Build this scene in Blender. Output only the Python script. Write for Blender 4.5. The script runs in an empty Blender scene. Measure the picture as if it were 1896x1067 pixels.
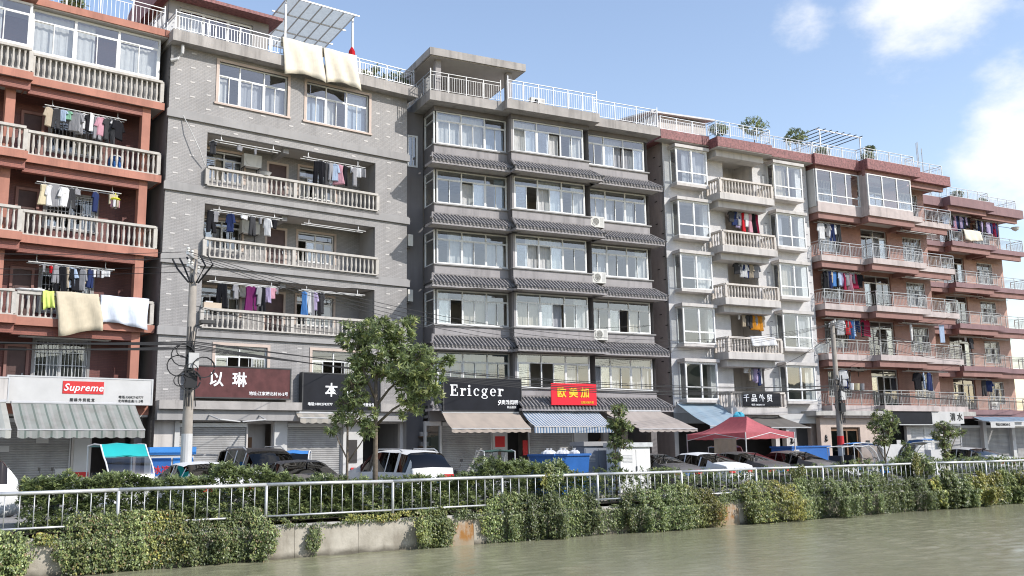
import bpy, math, random
import numpy as np
from mathutils import Vector, Matrix
random.seed(7); RNG = np.random.default_rng(11)
SC = bpy.context.scene
COL = SC.collection
R = math.radians
# ---------------------------------------------------------------- camera
EYE = 1.85
cam_d = bpy.data.cameras.new('camera'); cam = bpy.data.objects.new('camera', cam_d); COL.objects.link(cam)
cam_d.sensor_width = 36; cam_d.lens = 36 * 1800 / 1896; cam_d.clip_start = .1; cam_d.clip_end = 3000
pit, rol = math.atan(305 / 1800), R(.93)
F_ = Vector((0, math.cos(pit), math.sin(pit))); U0 = Vector((0, -math.sin(pit), math.cos(pit))); R0 = Vector((1, 0, 0))
Rv = R0 * math.cos(rol) - U0 * math.sin(rol); Uv = U0 * math.cos(rol) + R0 * math.sin(rol)
cam.matrix_world = Matrix(((Rv.x, Uv.x, -F_.x, 0), (Rv.y, Uv.y, -F_.y, 0), (Rv.z, Uv.z, -F_.z, EYE), (0, 0, 0, 1)))
SC.camera = cam
# ---------------------------------------------------------------- sky and sun
SUN_AZ = math.atan2(.94, -.34); SUN_EL = R(37)
sunv = Vector((math.sin(SUN_AZ) * math.cos(SUN_EL), math.cos(SUN_AZ) * math.cos(SUN_EL), math.sin(SUN_EL)))
sl = bpy.data.lights.new('sun', 'SUN'); sl.energy = 2.8; sl.angle = R(.53); sl.color = (1, .955, .89)
so = bpy.data.objects.new('sun', sl); COL.objects.link(so); so.rotation_euler = sunv.to_track_quat('Z', 'Y').to_euler(); so.location = (40, -20, 60)
W = bpy.data.worlds.new('World'); SC.world = W; W.use_nodes = True
n = W.node_tree.nodes; l = W.node_tree.links; n.clear()
wo = n.new('ShaderNodeOutputWorld'); bg = n.new('ShaderNodeBackground'); bg.inputs[1].default_value = .15
sk = n.new('ShaderNodeTexSky'); sk.sky_type = 'NISHITA'; sk.sun_disc = False; sk.sun_elevation = SUN_EL; sk.sun_rotation = SUN_AZ
sk.air_density = 1.25; sk.dust_density = .35; sk.ozone_density = 1.6; sk.altitude = 0
l.new(bg.outputs[0], wo.inputs[0])
tc = n.new('ShaderNodeTexCoord')
def wnode(t, **k):
    x = n.new(t)
    for a, b in k.items(): setattr(x, a, b)
    return x
def dirv(az, el): return (math.sin(R(az)) * math.cos(R(el)), math.cos(R(az)) * math.cos(R(el)), math.sin(R(el)))
# cumulus banks: direction (azimuth, elevation), reach, weight ; those beyond the frame carry on round the dome
BANKS = [(24.5, 24.5, .13, 1.0), (18.5, 24.0, .06, .7), (29, 16.0, .12, 1.05), (24, 12, .12, .6), (33, 9, .15, .9), (60, 18, .3, .9), (95, 25, .3, .8), (-70, 15, .3, .8), (150, 22, .35, .8),
         (-120, 20, .3, .9), (-160, 40, .3, .7), (20, 62, .25, .7), (-40, 55, .2, .6), (200, 12, .3, .9)]
acc = None
for az, el, rad, wt in BANKS:
    d = wnode('ShaderNodeVectorMath', operation='DISTANCE'); l.new(tc.outputs['Generated'], d.inputs[0]); d.inputs[1].default_value = dirv(az, el)
    m = wnode('ShaderNodeMapRange'); m.inputs[1].default_value = 0; m.inputs[2].default_value = rad; m.inputs[3].default_value = wt; m.inputs[4].default_value = 0
    l.new(d.outputs['Value'], m.inputs[0])
    if acc is None: acc = m.outputs[0]
    else:
        q = wnode('ShaderNodeMath', operation='MAXIMUM'); l.new(acc, q.inputs[0]); l.new(m.outputs[0], q.inputs[1]); acc = q.outputs[0]
mp = n.new('ShaderNodeMapping'); mp.inputs['Scale'].default_value = (1, 1, 1.7); mp.inputs['Location'].default_value = (3.1, .4, 1.2); l.new(tc.outputs['Generated'], mp.inputs[0])
no = n.new('ShaderNodeTexNoise'); no.inputs['Scale'].default_value = 9; no.inputs['Detail'].default_value = 9; no.inputs['Roughness'].default_value = .6; l.new(mp.outputs[0], no.inputs['Vector'])
ad = wnode('ShaderNodeMath', operation='MULTIPLY_ADD'); l.new(no.outputs['Fac'], ad.inputs[0]); ad.inputs[1].default_value = 1.5; l.new(acc, ad.inputs[2])
cr = wnode('ShaderNodeMapRange', interpolation_type='SMOOTHSTEP'); l.new(ad.outputs[0], cr.inputs[0]); cr.inputs[1].default_value = 1.05; cr.inputs[2].default_value = 1.62; cr.inputs[3].default_value = 0; cr.inputs[4].default_value = .92
mx = wnode('ShaderNodeMix', data_type='RGBA'); l.new(cr.outputs[0], mx.inputs['Factor']); l.new(sk.outputs[0], mx.inputs['A']); mx.inputs['B'].default_value = (4.3, 4.35, 4.5, 1)
wb = wnode('ShaderNodeMix', data_type='RGBA', blend_type='MULTIPLY'); wb.inputs['Factor'].default_value = 1; wb.inputs['B'].default_value = (.965, .868, .86, 1); l.new(sk.outputs[0], wb.inputs['A']); l.new(wb.outputs['Result'], mx.inputs['A'])
l.new(mx.outputs['Result'], bg.inputs[0])
SC.view_settings.view_transform = 'Standard'; SC.view_settings.look = 'None'; SC.view_settings.exposure = .8; SC.view_settings.gamma = 1
SC.cycles.use_denoising = True; SC.cycles.filter_width = 1.1; SC.cycles.max_bounces = 7; SC.cycles.transparent_max_bounces = 12; SC.cycles.sample_clamp_indirect = 6
SC.cycles.caustics_reflective = False; SC.cycles.caustics_refractive = False

# ---------------------------------------------------------------- helpers
ABS = {}
def props(o, label=None, cat=None, group=None, kind=None):
    if label: o['label'] = label
    if cat: o['category'] = cat
    if group: o['group'] = group
    if kind: o['kind'] = kind
    return o
def link(name, data, par=None, at=(0, 0, 0), rz=0, label=None, cat=None, group=None, kind=None, rot=None):
    o = bpy.data.objects.new(name, data); COL.objects.link(o)
    at = Vector(at); ABS[o.name] = at.copy()
    if par is not None:
        o.parent = par
        pa = ABS.get(par.name) if par.parent is not None else None
        o.location = at - pa if pa is not None else at
    else: o.location = at
    if rot: o.rotation_euler = rot
    elif rz: o.rotation_euler = (0, 0, rz)
    return props(o, label, cat, group, kind)
def thing(name, label, cat, at=(0, 0, 0), rz=0, group=None):
    o = link(name, None, None, at, rz, label, cat, group); o.empty_display_size = .2
    return o
def mk(v, f, mats, mi=None, smooth=False):
    me = bpy.data.meshes.new('m'); me.from_pydata([tuple(p) for p in v], [], f)
    for m in (mats if isinstance(mats, (list, tuple)) else [mats]): me.materials.append(m)
    if mi: me.polygons.foreach_set('material_index', mi)
    if smooth: me.polygons.foreach_set('use_smooth', [True] * len(me.polygons))
    me.update(); return me
class MB:
    def __init__(s): s.v = []; s.f = []; s.mi = []; s.m = 0
    def add(s, v, f):
        b = len(s.v); s.v += v; s.f += [tuple(i + b for i in q) for q in f]; s.mi += [s.m] * len(f); return s
    def box(s, x0, x1, y0, y1, z0, z1):
        return s.add([(x0, y0, z0), (x1, y0, z0), (x1, y1, z0), (x0, y1, z0), (x0, y0, z1), (x1, y0, z1), (x1, y1, z1), (x0, y1, z1)],
                     [(0, 3, 2, 1), (4, 5, 6, 7), (0, 1, 5, 4), (1, 2, 6, 5), (2, 3, 7, 6), (3, 0, 4, 7)])
    def cbox(s, c, d): return s.box(c[0] - d[0] / 2, c[0] + d[0] / 2, c[1] - d[1] / 2, c[1] + d[1] / 2, c[2] - d[2] / 2, c[2] + d[2] / 2)
    def quad(s, *p): return s.add(list(p), [tuple(range(len(p)))])
    def prism(s, poly, y0, y1):            # poly in (x,z)
        k = len(poly); v = [(x, y0, z) for x, z in poly] + [(x, y1, z) for x, z in poly]
        return s.add(v, [tuple(range(k)), tuple(range(2 * k - 1, k - 1, -1))] + [(i, i + k, (i + 1) % k + k, (i + 1) % k) for i in range(k)])
    def prismx(s, poly, x0, x1):           # poly in (y,z)
        k = len(poly); v = [(x0, y, z) for y, z in poly] + [(x1, y, z) for y, z in poly]
        return s.add(v, [tuple(range(k)), tuple(range(2 * k - 1, k - 1, -1))] + [(i, i + k, (i + 1) % k + k, (i + 1) % k) for i in range(k)])
    def tube(s, pts, r, k=6, cap=True):
        pts = [Vector(p) for p in pts]; rr = r if isinstance(r, (list, tuple)) else [r] * len(pts); v = []
        for i, p in enumerate(pts):
            t = (pts[min(i + 1, len(pts) - 1)] - pts[max(i - 1, 0)]).normalized()
            a = t.cross(Vector((0, 0, 1)) if abs(t.z) < .95 else Vector((1, 0, 0))).normalized(); b = t.cross(a)
            for j in range(k):
                q = 2 * math.pi * (j + .5) / k; w = p + (a * math.cos(q) + b * math.sin(q)) * rr[i]; v.append(tuple(w))
        f = [(i * k + j, i * k + (j + 1) % k, (i + 1) * k + (j + 1) % k, (i + 1) * k + j) for i in range(len(pts) - 1) for j in range(k)]
        if cap: f += [tuple(range(k - 1, -1, -1)), tuple(range((len(pts) - 1) * k, len(pts) * k))]
        return s.add(v, f)
    def lathe(s, prof, k=8, c=(0, 0), sq=False):     # prof: (r,z)
        v = [(c[0] + r * math.cos(2 * math.pi * (j + .5) / k), c[1] + r * math.sin(2 * math.pi * (j + .5) / k), z) for r, z in prof for j in range(k)]
        f = [(i * k + j, i * k + (j + 1) % k, (i + 1) * k + (j + 1) % k, (i + 1) * k + j) for i in range(len(prof) - 1) for j in range(k)]
        f += [tuple(range(k - 1, -1, -1)), tuple(range((len(prof) - 1) * k, len(prof) * k))]
        return s.add(v, f)
    def grid(s, P):                        # P[i][j] points
        a, b = len(P), len(P[0]); return s.add([tuple(p) for r_ in P for p in r_], [(i * b + j, i * b + j + 1, (i + 1) * b + j + 1, (i + 1) * b + j) for i in range(a - 1) for j in range(b - 1)])
    def mesh(s, mats, smooth=False): return mk(s.v, s.f, mats, s.mi, smooth)
    def build(s, name, mats, par=None, at=(0, 0, 0), rz=0, smooth=False, **k): return link(name, s.mesh(mats, smooth), par, at, rz, **k)
def box(name, mat, par, x0, x1, y0, y1, z0, z1, **k): return MB().box(x0, x1, y0, y1, z0, z1).build(name, mat, par, **k)
CACHE = {}
def boxc(name, mat, par, c, d, **k):       # box with shared mesh, centred at c
    key = ('b', mat.name, tuple(round(q, 3) for q in d))
    if key not in CACHE: CACHE[key] = MB().cbox((0, 0, 0), d).mesh(mat)
    return link(name, CACHE[key], par, c, **k)
def cached(key, fn):
    if key not in CACHE: CACHE[key] = fn()
    return CACHE[key]
ORD = ['first', 'second', 'third', 'fourth', 'fifth', 'sixth', 'seventh', 'eighth', 'ninth', 'tenth', 'eleventh', 'twelfth', 'thirteenth', 'fourteenth', 'fifteenth']

# ---------------------------------------------------------------- materials
class NT:
    def __init__(s, name):
        s.mat = bpy.data.materials.new(name); s.mat.use_nodes = True; s.t = s.mat.node_tree; s.t.nodes.clear()
        s.out = s.n('ShaderNodeOutputMaterial')
    def n(s, t, **k):
        x = s.t.nodes.new(t)
        for a, b in k.items(): setattr(x, a, b)
        return x
    def l(s, a, b): s.t.links.new(a, b)
    def noise(s, scale, vec=None, detail=4, rough=.55, sc=None):
        x = s.n('ShaderNodeTexNoise'); x.inputs['Scale'].default_value = scale; x.inputs['Detail'].default_value = detail; x.inputs['Roughness'].default_value = rough
        if vec is None: vec = s.n('ShaderNodeNewGeometry').outputs['Position']
        if sc:
            m = s.n('ShaderNodeMapping'); m.inputs['Scale'].default_value = sc; s.l(vec, m.inputs[0]); vec = m.outputs[0]
        s.l(vec, x.inputs['Vector']); return x.outputs['Fac']
    def rng(s, a, f0, f1, t0, t1):
        x = s.n('ShaderNodeMapRange'); s.l(a, x.inputs[0])
        for i, q in enumerate((f0, f1, t0, t1)): x.inputs[i + 1].default_value = q
        return x.outputs[0]
    def math(s, op, a, b):
        x = s.n('ShaderNodeMath', operation=op)
        for i, q in enumerate((a, b)):
            if isinstance(q, (int, float)): x.inputs[i].default_value = q
            else: s.l(q, x.inputs[i])
        return x.outputs[0]
    def mix(s, fac, a, b, blend='MIX'):
        x = s.n('ShaderNodeMix', data_type='RGBA', blend_type=blend)
        for key, q in (('Factor', fac), ('A', a), ('B', b)):
            if isinstance(q, (int, float)): x.inputs[key].default_value = q
            elif isinstance(q, (tuple, list)): x.inputs[key].default_value = tuple(q) + (1,)
            else: s.l(q, x.inputs[key])
        return x.outputs['Result']
    def bsdf(s, col, rough=.7, metal=0, spec=.4, bump=None, bs=.3, bd=.02):
        p = s.n('ShaderNodeBsdfPrincipled'); p.inputs['Metallic'].default_value = metal; p.inputs['Specular IOR Level'].default_value = spec
        for key, q in (('Base Color', col), ('Roughness', rough)):
            if isinstance(q, (int, float)): p.inputs[key].default_value = q
            elif isinstance(q, (tuple, list)): p.inputs[key].default_value = tuple(q) + (1,)
            else: s.l(q, p.inputs[key])
        if bump is not None:
            b = s.n('ShaderNodeBump'); b.inputs['Strength'].default_value = bs; b.inputs['Distance'].default_value = bd; s.l(bump, b.inputs['Height']); s.l(b.outputs[0], p.inputs['Normal'])
        return p
    def done(s, sh): s.l(sh, s.out.inputs[0]); return s.mat
def plain(name, col, rough=.7, var=.18, scale=1.5, streak=0., metal=0, spec=.35, bump=.0, bscale=30):
    t = NT(name); c = col
    if var: c = t.mix(1, c, t.mix(t.rng(t.noise(scale, detail=6), .3, .7, 0, 1), (1 - var,) * 3, (1 + var * .6,) * 3), 'MULTIPLY')
    if streak: c = t.mix(t.rng(t.noise(1, detail=5, sc=(3.5, 3.5, .35)), .5, .72, 0, streak), c, tuple(q * .42 for q in col))
    b = t.noise(bscale) if bump else None
    return t.done(t.bsdf(c, rough, metal, spec, b, bump).outputs[0])
def tiled(name, c1, c2, mortar, bw, bh, ms=.006, rough=.5, streak=.35, bump=.4, off=.5):
    t = NT(name); o = t.n('ShaderNodeTexCoord').outputs['Object']; sx = t.n('ShaderNodeSeparateXYZ'); t.l(o, sx.inputs[0])
    cx = t.n('ShaderNodeCombineXYZ'); t.l(t.math('ADD', sx.outputs[0], sx.outputs[1]), cx.inputs[0]); t.l(sx.outputs[2], cx.inputs[1])
    b = t.n('ShaderNodeTexBrick', offset=off); b.inputs['Scale'].default_value = 1; b.inputs['Brick Width'].default_value = bw; b.inputs['Row Height'].default_value = bh; b.inputs['Mortar Size'].default_value = ms
    for k, q in (('Color1', c1), ('Color2', c2), ('Mortar', mortar)): b.inputs[k].default_value = tuple(q) + (1,)
    t.l(cx.outputs[0], b.inputs['Vector'])
    c = t.mix(1, b.outputs['Color'], t.mix(t.rng(t.noise(.8, detail=6), .3, .7, 0, 1), (.84,) * 3, (1.1,) * 3), 'MULTIPLY')
    c = t.mix(t.rng(t.noise(1, detail=5, sc=(3, 3, .3)), .52, .75, 0, streak), c, tuple(q * .45 for q in c1))
    return t.done(t.bsdf(c, rough, 0, .4, t.math('SUBTRACT', 1.0, b.outputs['Fac']), bump, .01).outputs[0])
def glass(name, tint=(.93, .96, .96), refl=1.0, rough=.015):
    t = NT(name); g = t.n('ShaderNodeNewGeometry')          # thin sheet: the same reflectance from either side (Schlick)
    nb = t.n('ShaderNodeBump'); nb.inputs['Strength'].default_value = .06; nb.inputs['Distance'].default_value = .05; t.l(t.noise(1.3, detail=1), nb.inputs['Height'])
    dt = t.n('ShaderNodeVectorMath', operation='DOT_PRODUCT'); t.l(g.outputs['Normal'], dt.inputs[0]); t.l(g.outputs['Incoming'], dt.inputs[1])
    fac = t.math('MULTIPLY', t.math('ADD', t.math('MULTIPLY', t.math('POWER', t.math('SUBTRACT', 1.0, t.math('ABSOLUTE', dt.outputs['Value'], 0)), 4.0), .9), .07), 2.1 * refl); fac = t.math('MINIMUM', fac, .95)
    tr = t.n('ShaderNodeBsdfTransparent'); tr.inputs[0].default_value = tuple(tint) + (1,)
    gl = t.n('ShaderNodeBsdfGlossy'); gl.inputs['Roughness'].default_value = rough; gl.inputs[0].default_value = (1, 1, 1, 1); t.l(nb.outputs[0], gl.inputs['Normal'])
    ms = t.n('ShaderNodeMixShader'); t.l(fac, ms.inputs[0]); t.l(tr.outputs[0], ms.inputs[1]); t.l(gl.outputs[0], ms.inputs[2])
    return t.done(ms.outputs[0])
def fabric(name, col, trans=.35, var=.1, fold=.7):
    t = NT(name); c = t.mix(1, col, t.mix(t.rng(t.noise(5, detail=3), .3, .7, 0, 1), (1 - var,) * 3, (1 + var * .4,) * 3), 'MULTIPLY') if var else col
    p = t.bsdf(c, .9, 0, .15, t.noise(1, t.n('ShaderNodeTexCoord').outputs['Object'], 3, .55, (16, 16, 2.2)), fold, .05)
    tl = t.n('ShaderNodeBsdfTranslucent')
    if isinstance(c, tuple): tl.inputs[0].default_value = c + (1,)
    else: t.l(c, tl.inputs[0])
    ms = t.n('ShaderNodeMixShader'); ms.inputs[0].default_value = trans; t.l(p.outputs[0], ms.inputs[1]); t.l(tl.outputs[0], ms.inputs[2])
    return t.done(ms.outputs[0])
def stripes(name, cols, period, rough=.85, dirt=.5):      # awning cloth: printed stripes along object x
    t = NT(name); o = t.n('ShaderNodeTexCoord').outputs['Object']; sx = t.n('ShaderNodeSeparateXYZ'); t.l(o, sx.inputs[0])
    fx = t.math('FRACT', t.math('DIVIDE', sx.outputs[0], period), 0); r = t.n('ShaderNodeValToRGB'); r.color_ramp.interpolation = 'CONSTANT'
    e = r.color_ramp.elements
    for i, (pos, c) in enumerate(cols):
        q = e[i] if i < 2 else e.new(pos)
        q.position = pos; q.color = tuple(c) + (1,)
    t.l(fx, r.inputs[0])
    c = t.mix(t.rng(t.noise(1.7, detail=6), .45, .75, 0, dirt), r.outputs[0], (.2, .18, .16))
    p = t.bsdf(c, rough, 0, .2); tl = t.n('ShaderNodeBsdfTranslucent'); t.l(c, tl.inputs[0])
    ms = t.n('ShaderNodeMixShader'); ms.inputs[0].default_value = .3; t.l(p.outputs[0], ms.inputs[1]); t.l(tl.outputs[0], ms.inputs[2])
    return t.done(ms.outputs[0])
def leafmat(name):
    t = NT(name); a = t.n('ShaderNodeAttribute', attribute_name='lc')
    p = t.bsdf(a.outputs['Color'], .34, 0, .55); tl = t.n('ShaderNodeBsdfTranslucent'); t.l(a.outputs['Color'], tl.inputs[0])
    ms = t.n('ShaderNodeMixShader'); ms.inputs[0].default_value = .42; t.l(p.outputs[0], ms.inputs[1]); t.l(tl.outputs[0], ms.inputs[2])
    return t.done(ms.outputs[0])
def paint(name, col, flake=.0):                           # car paint with road dust
    t = NT(name); c = t.mix(t.rng(t.noise(1.2, detail=3), .35, .75, 0, .12), col, (.3, .28, .25))
    p = t.bsdf(c, t.rng(t.noise(3, detail=4), .3, .7, .42, .6), flake, .3); p.inputs['Coat Weight'].default_value = .12; p.inputs['Coat Roughness'].default_value = .22
    return t.done(p.outputs[0])
m = {}
m['orange'] = plain('orange_plaster', (.41, .185, .135), .75, .18, 1.2, .45)
m['redtileshade'] = tiled('shaded_red_wall_tile', (.14, .05, .045), (.17, .06, .05), (.10, .045, .04), .24, .065, .007)  # red tile with the balcony recess's shade put into its colour
m['redtile'] = tiled('red_wall_tile', (.25, .085, .065), (.30, .105, .075), (.19, .08, .065), .24, .065, .007)
m['greytile'] = tiled('grey_wall_tile', (.285, .273, .268), (.32, .307, .30), (.22, .21, .207), .2, .06, .008, .55, .35, .3)
m['greytrim'] = plain('grey_painted_trim', (.31, .30, .295), .7, .12, 1, .3)
m['slab'] = plain('grey_concrete_slab', (.38, .355, .335), .8, .2, 1.3, .65, bump=.2)
m['pinkstone'] = plain('pale_pink_stone', (.52, .42, .36), .6, .12, 2, .1)
m['accent'] = plain('white_accent_tile', (.52, .495, .475), .5, .1, 3)
m['accentd'] = plain('grey_accent_tile', (.28, .27, .28), .5, .1, 3)
m['concrete'] = plain('cast_concrete', (.46, .44, .41), .85, .2, 2.5, .45, bump=.25)
m['baluster'] = plain('cast_stone_baluster', (.50, .47, .43), .8, .16, 4, .3)
m['balusterb'] = plain('pale_baluster', (.60, .55, .50), .8, .14, 4, .3)
m['darkgrey'] = plain('dark_grey_wall', (.18, .168, .17), .75, .15, .9, .3)
m['midgrey'] = plain('mid_grey_wall', (.33, .31, .312), .75, .15, .9, .5)
m['rooftile'] = plain('grey_roof_tile', (.24, .225, .222), .8, .35, 6, bump=.3)
m['whitetile'] = tiled('white_wall_tile', (.56, .545, .545), (.62, .605, .60), (.45, .44, .44), .2, .055, .006, .5, .2, .25)
m['browntile'] = tiled('brown_side_tile', (.42, .355, .345), (.45, .385, .37), (.34, .29, .28), .2, .06)
m['cream'] = plain('cream_render', (.54, .51, .485), .75, .14, 1.2, .45)
m['redgrain'] = plain('red_granite_facing', (.26, .11, .108), .6, .55, 9, .2, bump=.3)
m['redbrown'] = plain('red_brown_paint', (.28, .15, .13), .7, .15, 1, .3)
m['mauve'] = plain('mauve_paint', (.24, .145, .15), .7, .15, 1, .3)
m['orangetile'] = tiled('orange_wall_tile', (.31, .155, .12), (.35, .18, .14), (.22, .12, .10), .24, .06)
m['pinktile'] = tiled('pink_wall_tile', (.45, .26, .205), (.5, .3, .24), (.36, .22, .18), .24, .06)
m['lip'] = plain('pink_grey_slab_edge', (.50, .43, .41), .75, .15, 2, .45)
m['dark'] = plain('interior_shade', (.05, .046, .045), .8, .2)  # near-black stands in for shade deep inside shops and alleys
m['room'] = plain('room_plaster', (.42, .39, .36), .8, .15)
m['wood'] = plain('dark_door_wood', (.09, .05, .045), .5, .2, 4)
m['ceil'] = plain('balcony_ceiling', (.46, .43, .40), .8, .1)
m['white'] = plain('white_upvc', (.74, .74, .73), .4, .06, 3)
m['alu'] = plain('aluminium_frame', (.55, .55, .55), .35, .08, 3, metal=.3)
m['steel'] = plain('stainless_rail', (.42, .43, .44), .38, .1, 4, metal=.75)
m['galv'] = plain('galvanised_steel', (.56, .565, .57), .48, .18, 6, metal=.5)
m['rail'] = plain('weathered_rail', (.42, .42, .41), .45, .15, 4, metal=.6)
m['black'] = plain('black_plastic', (.02, .02, .022), .5, .2)
m['rubber'] = plain('tyre_rubber', (.025, .025, .025), .85, .2)
m['iron'] = plain('dark_iron', (.06, .06, .06), .6, .2)
m['shutter'] = plain('grey_shutter', (.34, .335, .33), .5, .2, 1.5, .3, metal=.2)
m['shutterw'] = plain('white_shutter', (.58, .57, .56), .5, .15, 1.5, .2)
m['ac'] = plain('ac_casing', (.66, .65, .61), .5, .1, 2, .25)
m['glass'] = glass('window_glass'); m['glassb'] = glass('blue_glass', (.35, .55, .68)); m['cglass'] = glass('tinted_car_glass', (.02, .022, .025), .3)
m['clear'] = glass('clear_plastic', (.75, .78, .8), .8, .1)
m['curtain'] = fabric('white_curtain', (.70, .70, .70), .3); m['curtain2'] = fabric('beige_curtain', (.55, .49, .41), .25); m['curtain3'] = fabric('grey_curtain', (.42, .43, .47), .25); m['curtain4'] = fabric('blue_curtain', (.42, .5, .62), .25)
m['leaf'] = leafmat('leaf'); m['bark'] = plain('tree_bark', (.17, .135, .105), .9, .3, 9, bump=.5)
m['asphalt'] = plain('concrete_road', (.30, .29, .275), .9, .25, 1.5, bump=.3, bscale=80); m['pave'] = plain('pavement_stone', (.3, .285, .27), .85, .2, 1.5, bump=.2)  # road tone raised to bounce fill light up onto the fronts
m['soil'] = plain('soil', (.06, .048, .035), .95, .4, 3, bump=.6); m['pole'] = plain('pole_concrete', (.33, .295, .255), .85, .2, 3, .3, bump=.2)
m['wire'] = plain('black_cable', (.018, .018, .02), .6, 0); m['wireg'] = plain('grey_cable', (.2, .2, .2), .6, 0)
m['whitepaint'] = plain('white_paint', (.52, .515, .505), .5, .08, 2); m['redpaint'] = plain('red_paint', (.55, .03, .03), .5, .1)
m['bluepaint'] = plain('blue_paint', (.025, .12, .38), .45, .15, 2); m['brown'] = plain('brown_wood', (.2, .11, .06), .6, .2, 4)
m['text_w'] = plain('white_lettering', (.85, .85, .85), .4, 0); m['text_y'] = plain('yellow_lettering', (.85, .55, .04), .4, 0); m['text_k'] = plain('black_lettering', (.03, .03, .03), .5, 0)
m['poly'] = fabric('translucent_roof_sheet', (.62, .66, .66), .55)
COLS = {'white': (.74, .74, .75), 'black': (.018, .018, .022), 'pink': (.62, .33, .40), 'navy': (.03, .045, .13), 'red': (.55, .02, .03), 'grey': (.30, .30, .32), 'lilac': (.48, .40, .60), 'blue': (.09, .24, .55),
        'pale blue': (.42, .52, .68), 'cream': (.66, .58, .40), 'orange': (.62, .26, .03), 'green': (.25, .5, .35), 'purple': (.17, .025, .12), 'maroon': (.30, .02, .06), 'charcoal': (.06, .06, .065), 'beige': (.5, .42, .32), 'yellow': (.75, .75, .06), 'teal': (.02, .42, .42)}
def fab(c): return cached(('fab', c), lambda: fabric(c.replace(' ', '_') + '_cloth', COLS[c], .2))
# ---------------------------------------------------------------- building frames: local x runs along the front, -y towards the river, z up
FR = {}
def frame(k, O, ang): FR[k] = (Vector((O[0], O[1], 0)), R(90 - ang))
frame('b1', (-14.143, 38.0), 51.5); frame('b2', (-13.823, 38.0), 53); frame('b3', (-3.715, 44.5), 63); frame('b4', (8.075, 51.0), 62)
frame('b5', (16.951, 55.0), 61.5); frame('b6', (31.131, 67.0), 61.5); frame('fence', (-9.767, 24.0), 56.5)
def wp(k, x, y, z):
    O, a = FR[k]; c, s = math.cos(a), math.sin(a); return Vector((O.x + x * c - y * s, O.y + x * s + y * c, z))
def on(k, name, label, cat, x, y, z, group=None, rz=0): return thing(name, label, cat, wp(k, x, y, z), FR[k][1] + rz, group)
GZ = .25                                                   # street level

def seg(mb, A, B, w, z0, z1):                              # upright bar of width w from plan point A to B
    A = Vector(A); B = Vector(B); d = (B - A).normalized(); p = Vector((-d.y, d.x)) * w / 2
    q = [A - p, B - p, B + p, A + p]
    return mb.add([(a.x, a.y, z0) for a in q] + [(a.x, a.y, z1) for a in q], [(0, 3, 2, 1), (4, 5, 6, 7), (0, 1, 5, 4), (1, 2, 6, 5), (2, 3, 7, 6), (3, 0, 4, 7)])
def wall(name, mat, par, x0, x1, z0, z1, y, holes=(), depth=.24, ends=True, **k):
    xs = sorted({x0, x1, *[h[i] for h in holes for i in (0, 1) if x0 < h[i] < x1]}); zs = sorted({z0, z1, *[h[i] for h in holes for i in (2, 3) if z0 < h[i] < z1]})
    mb = MB()
    for a, b in zip(xs, xs[1:]):
        run = None
        for c, d in zip(zs, zs[1:]):
            cx, cz = (a + b) / 2, (c + d) / 2
            if any(h[0] < cx < h[1] and h[2] < cz < h[3] for h in holes):
                if run: mb.quad((a, y, run[0]), (b, y, run[0]), (b, y, run[1]), (a, y, run[1])); run = None
            else: run = (run[0], d) if run else (c, d)
        if run: mb.quad((a, y, run[0]), (b, y, run[0]), (b, y, run[1]), (a, y, run[1]))
    Y = y + depth
    for a, b, c, d in holes:
        c = max(c, z0); d = min(d, z1)
        mb.quad((a, y, c), (a, y, d), (a, Y, d), (a, Y, c)); mb.quad((b, y, d), (b, y, c), (b, Y, c), (b, Y, d))
        if c > z0: mb.quad((b, y, c), (a, y, c), (a, Y, c), (b, Y, c))
        if d < z1: mb.quad((a, y, d), (b, y, d), (b, Y, d), (a, Y, d))
    if ends:
        mb.quad((x0, y, z0), (x0, y, z1), (x0, Y, z1), (x0, Y, z0)); mb.quad((x1, y, z1), (x1, y, z0), (x1, Y, z0), (x1, Y, z1))
    return mb.build(name, mat, par, **k)
def pane_me(w, h, mat): return cached(('pane', mat.name, round(w, 2), round(h, 2)), lambda: MB().quad((-w / 2, 0, 0), (w / 2, 0, 0), (w / 2, 0, h), (-w / 2, 0, h)).mesh(mat))
def curtain_me(w, h, mat, var):
    def f():
        nx = max(8, int(w / .045)); rr = random.Random(var); ph = rr.random() * 6
        P = [[(-w / 2 + w * i / nx, (.02) * math.sin(i * 1.35 + ph + .5 * math.sin(i * .4)) * (1 if zz else .6) + .01 * rr.random(), zz) for i in range(nx + 1)] for zz in (0, h)]
        return MB().grid(P).mesh(mat, True)
    return cached(('cur', mat.name, round(w, 2), round(h, 2), var), f)
def sash_me(w, h, mat, fw=.035):
    return cached(('sash', mat.name, round(w, 2), round(h, 2)), lambda: MB().box(-w / 2, -w / 2 + fw, -.012, .012, 0, h).box(w / 2 - fw, w / 2, -.012, .012, 0, h).box(-w / 2 + fw, w / 2 - fw, -.011, .011, 0, fw).box(-w / 2 + fw, w / 2 - fw, -.011, .011, h - fw, h).mesh(mat))
WN = [0]
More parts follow.
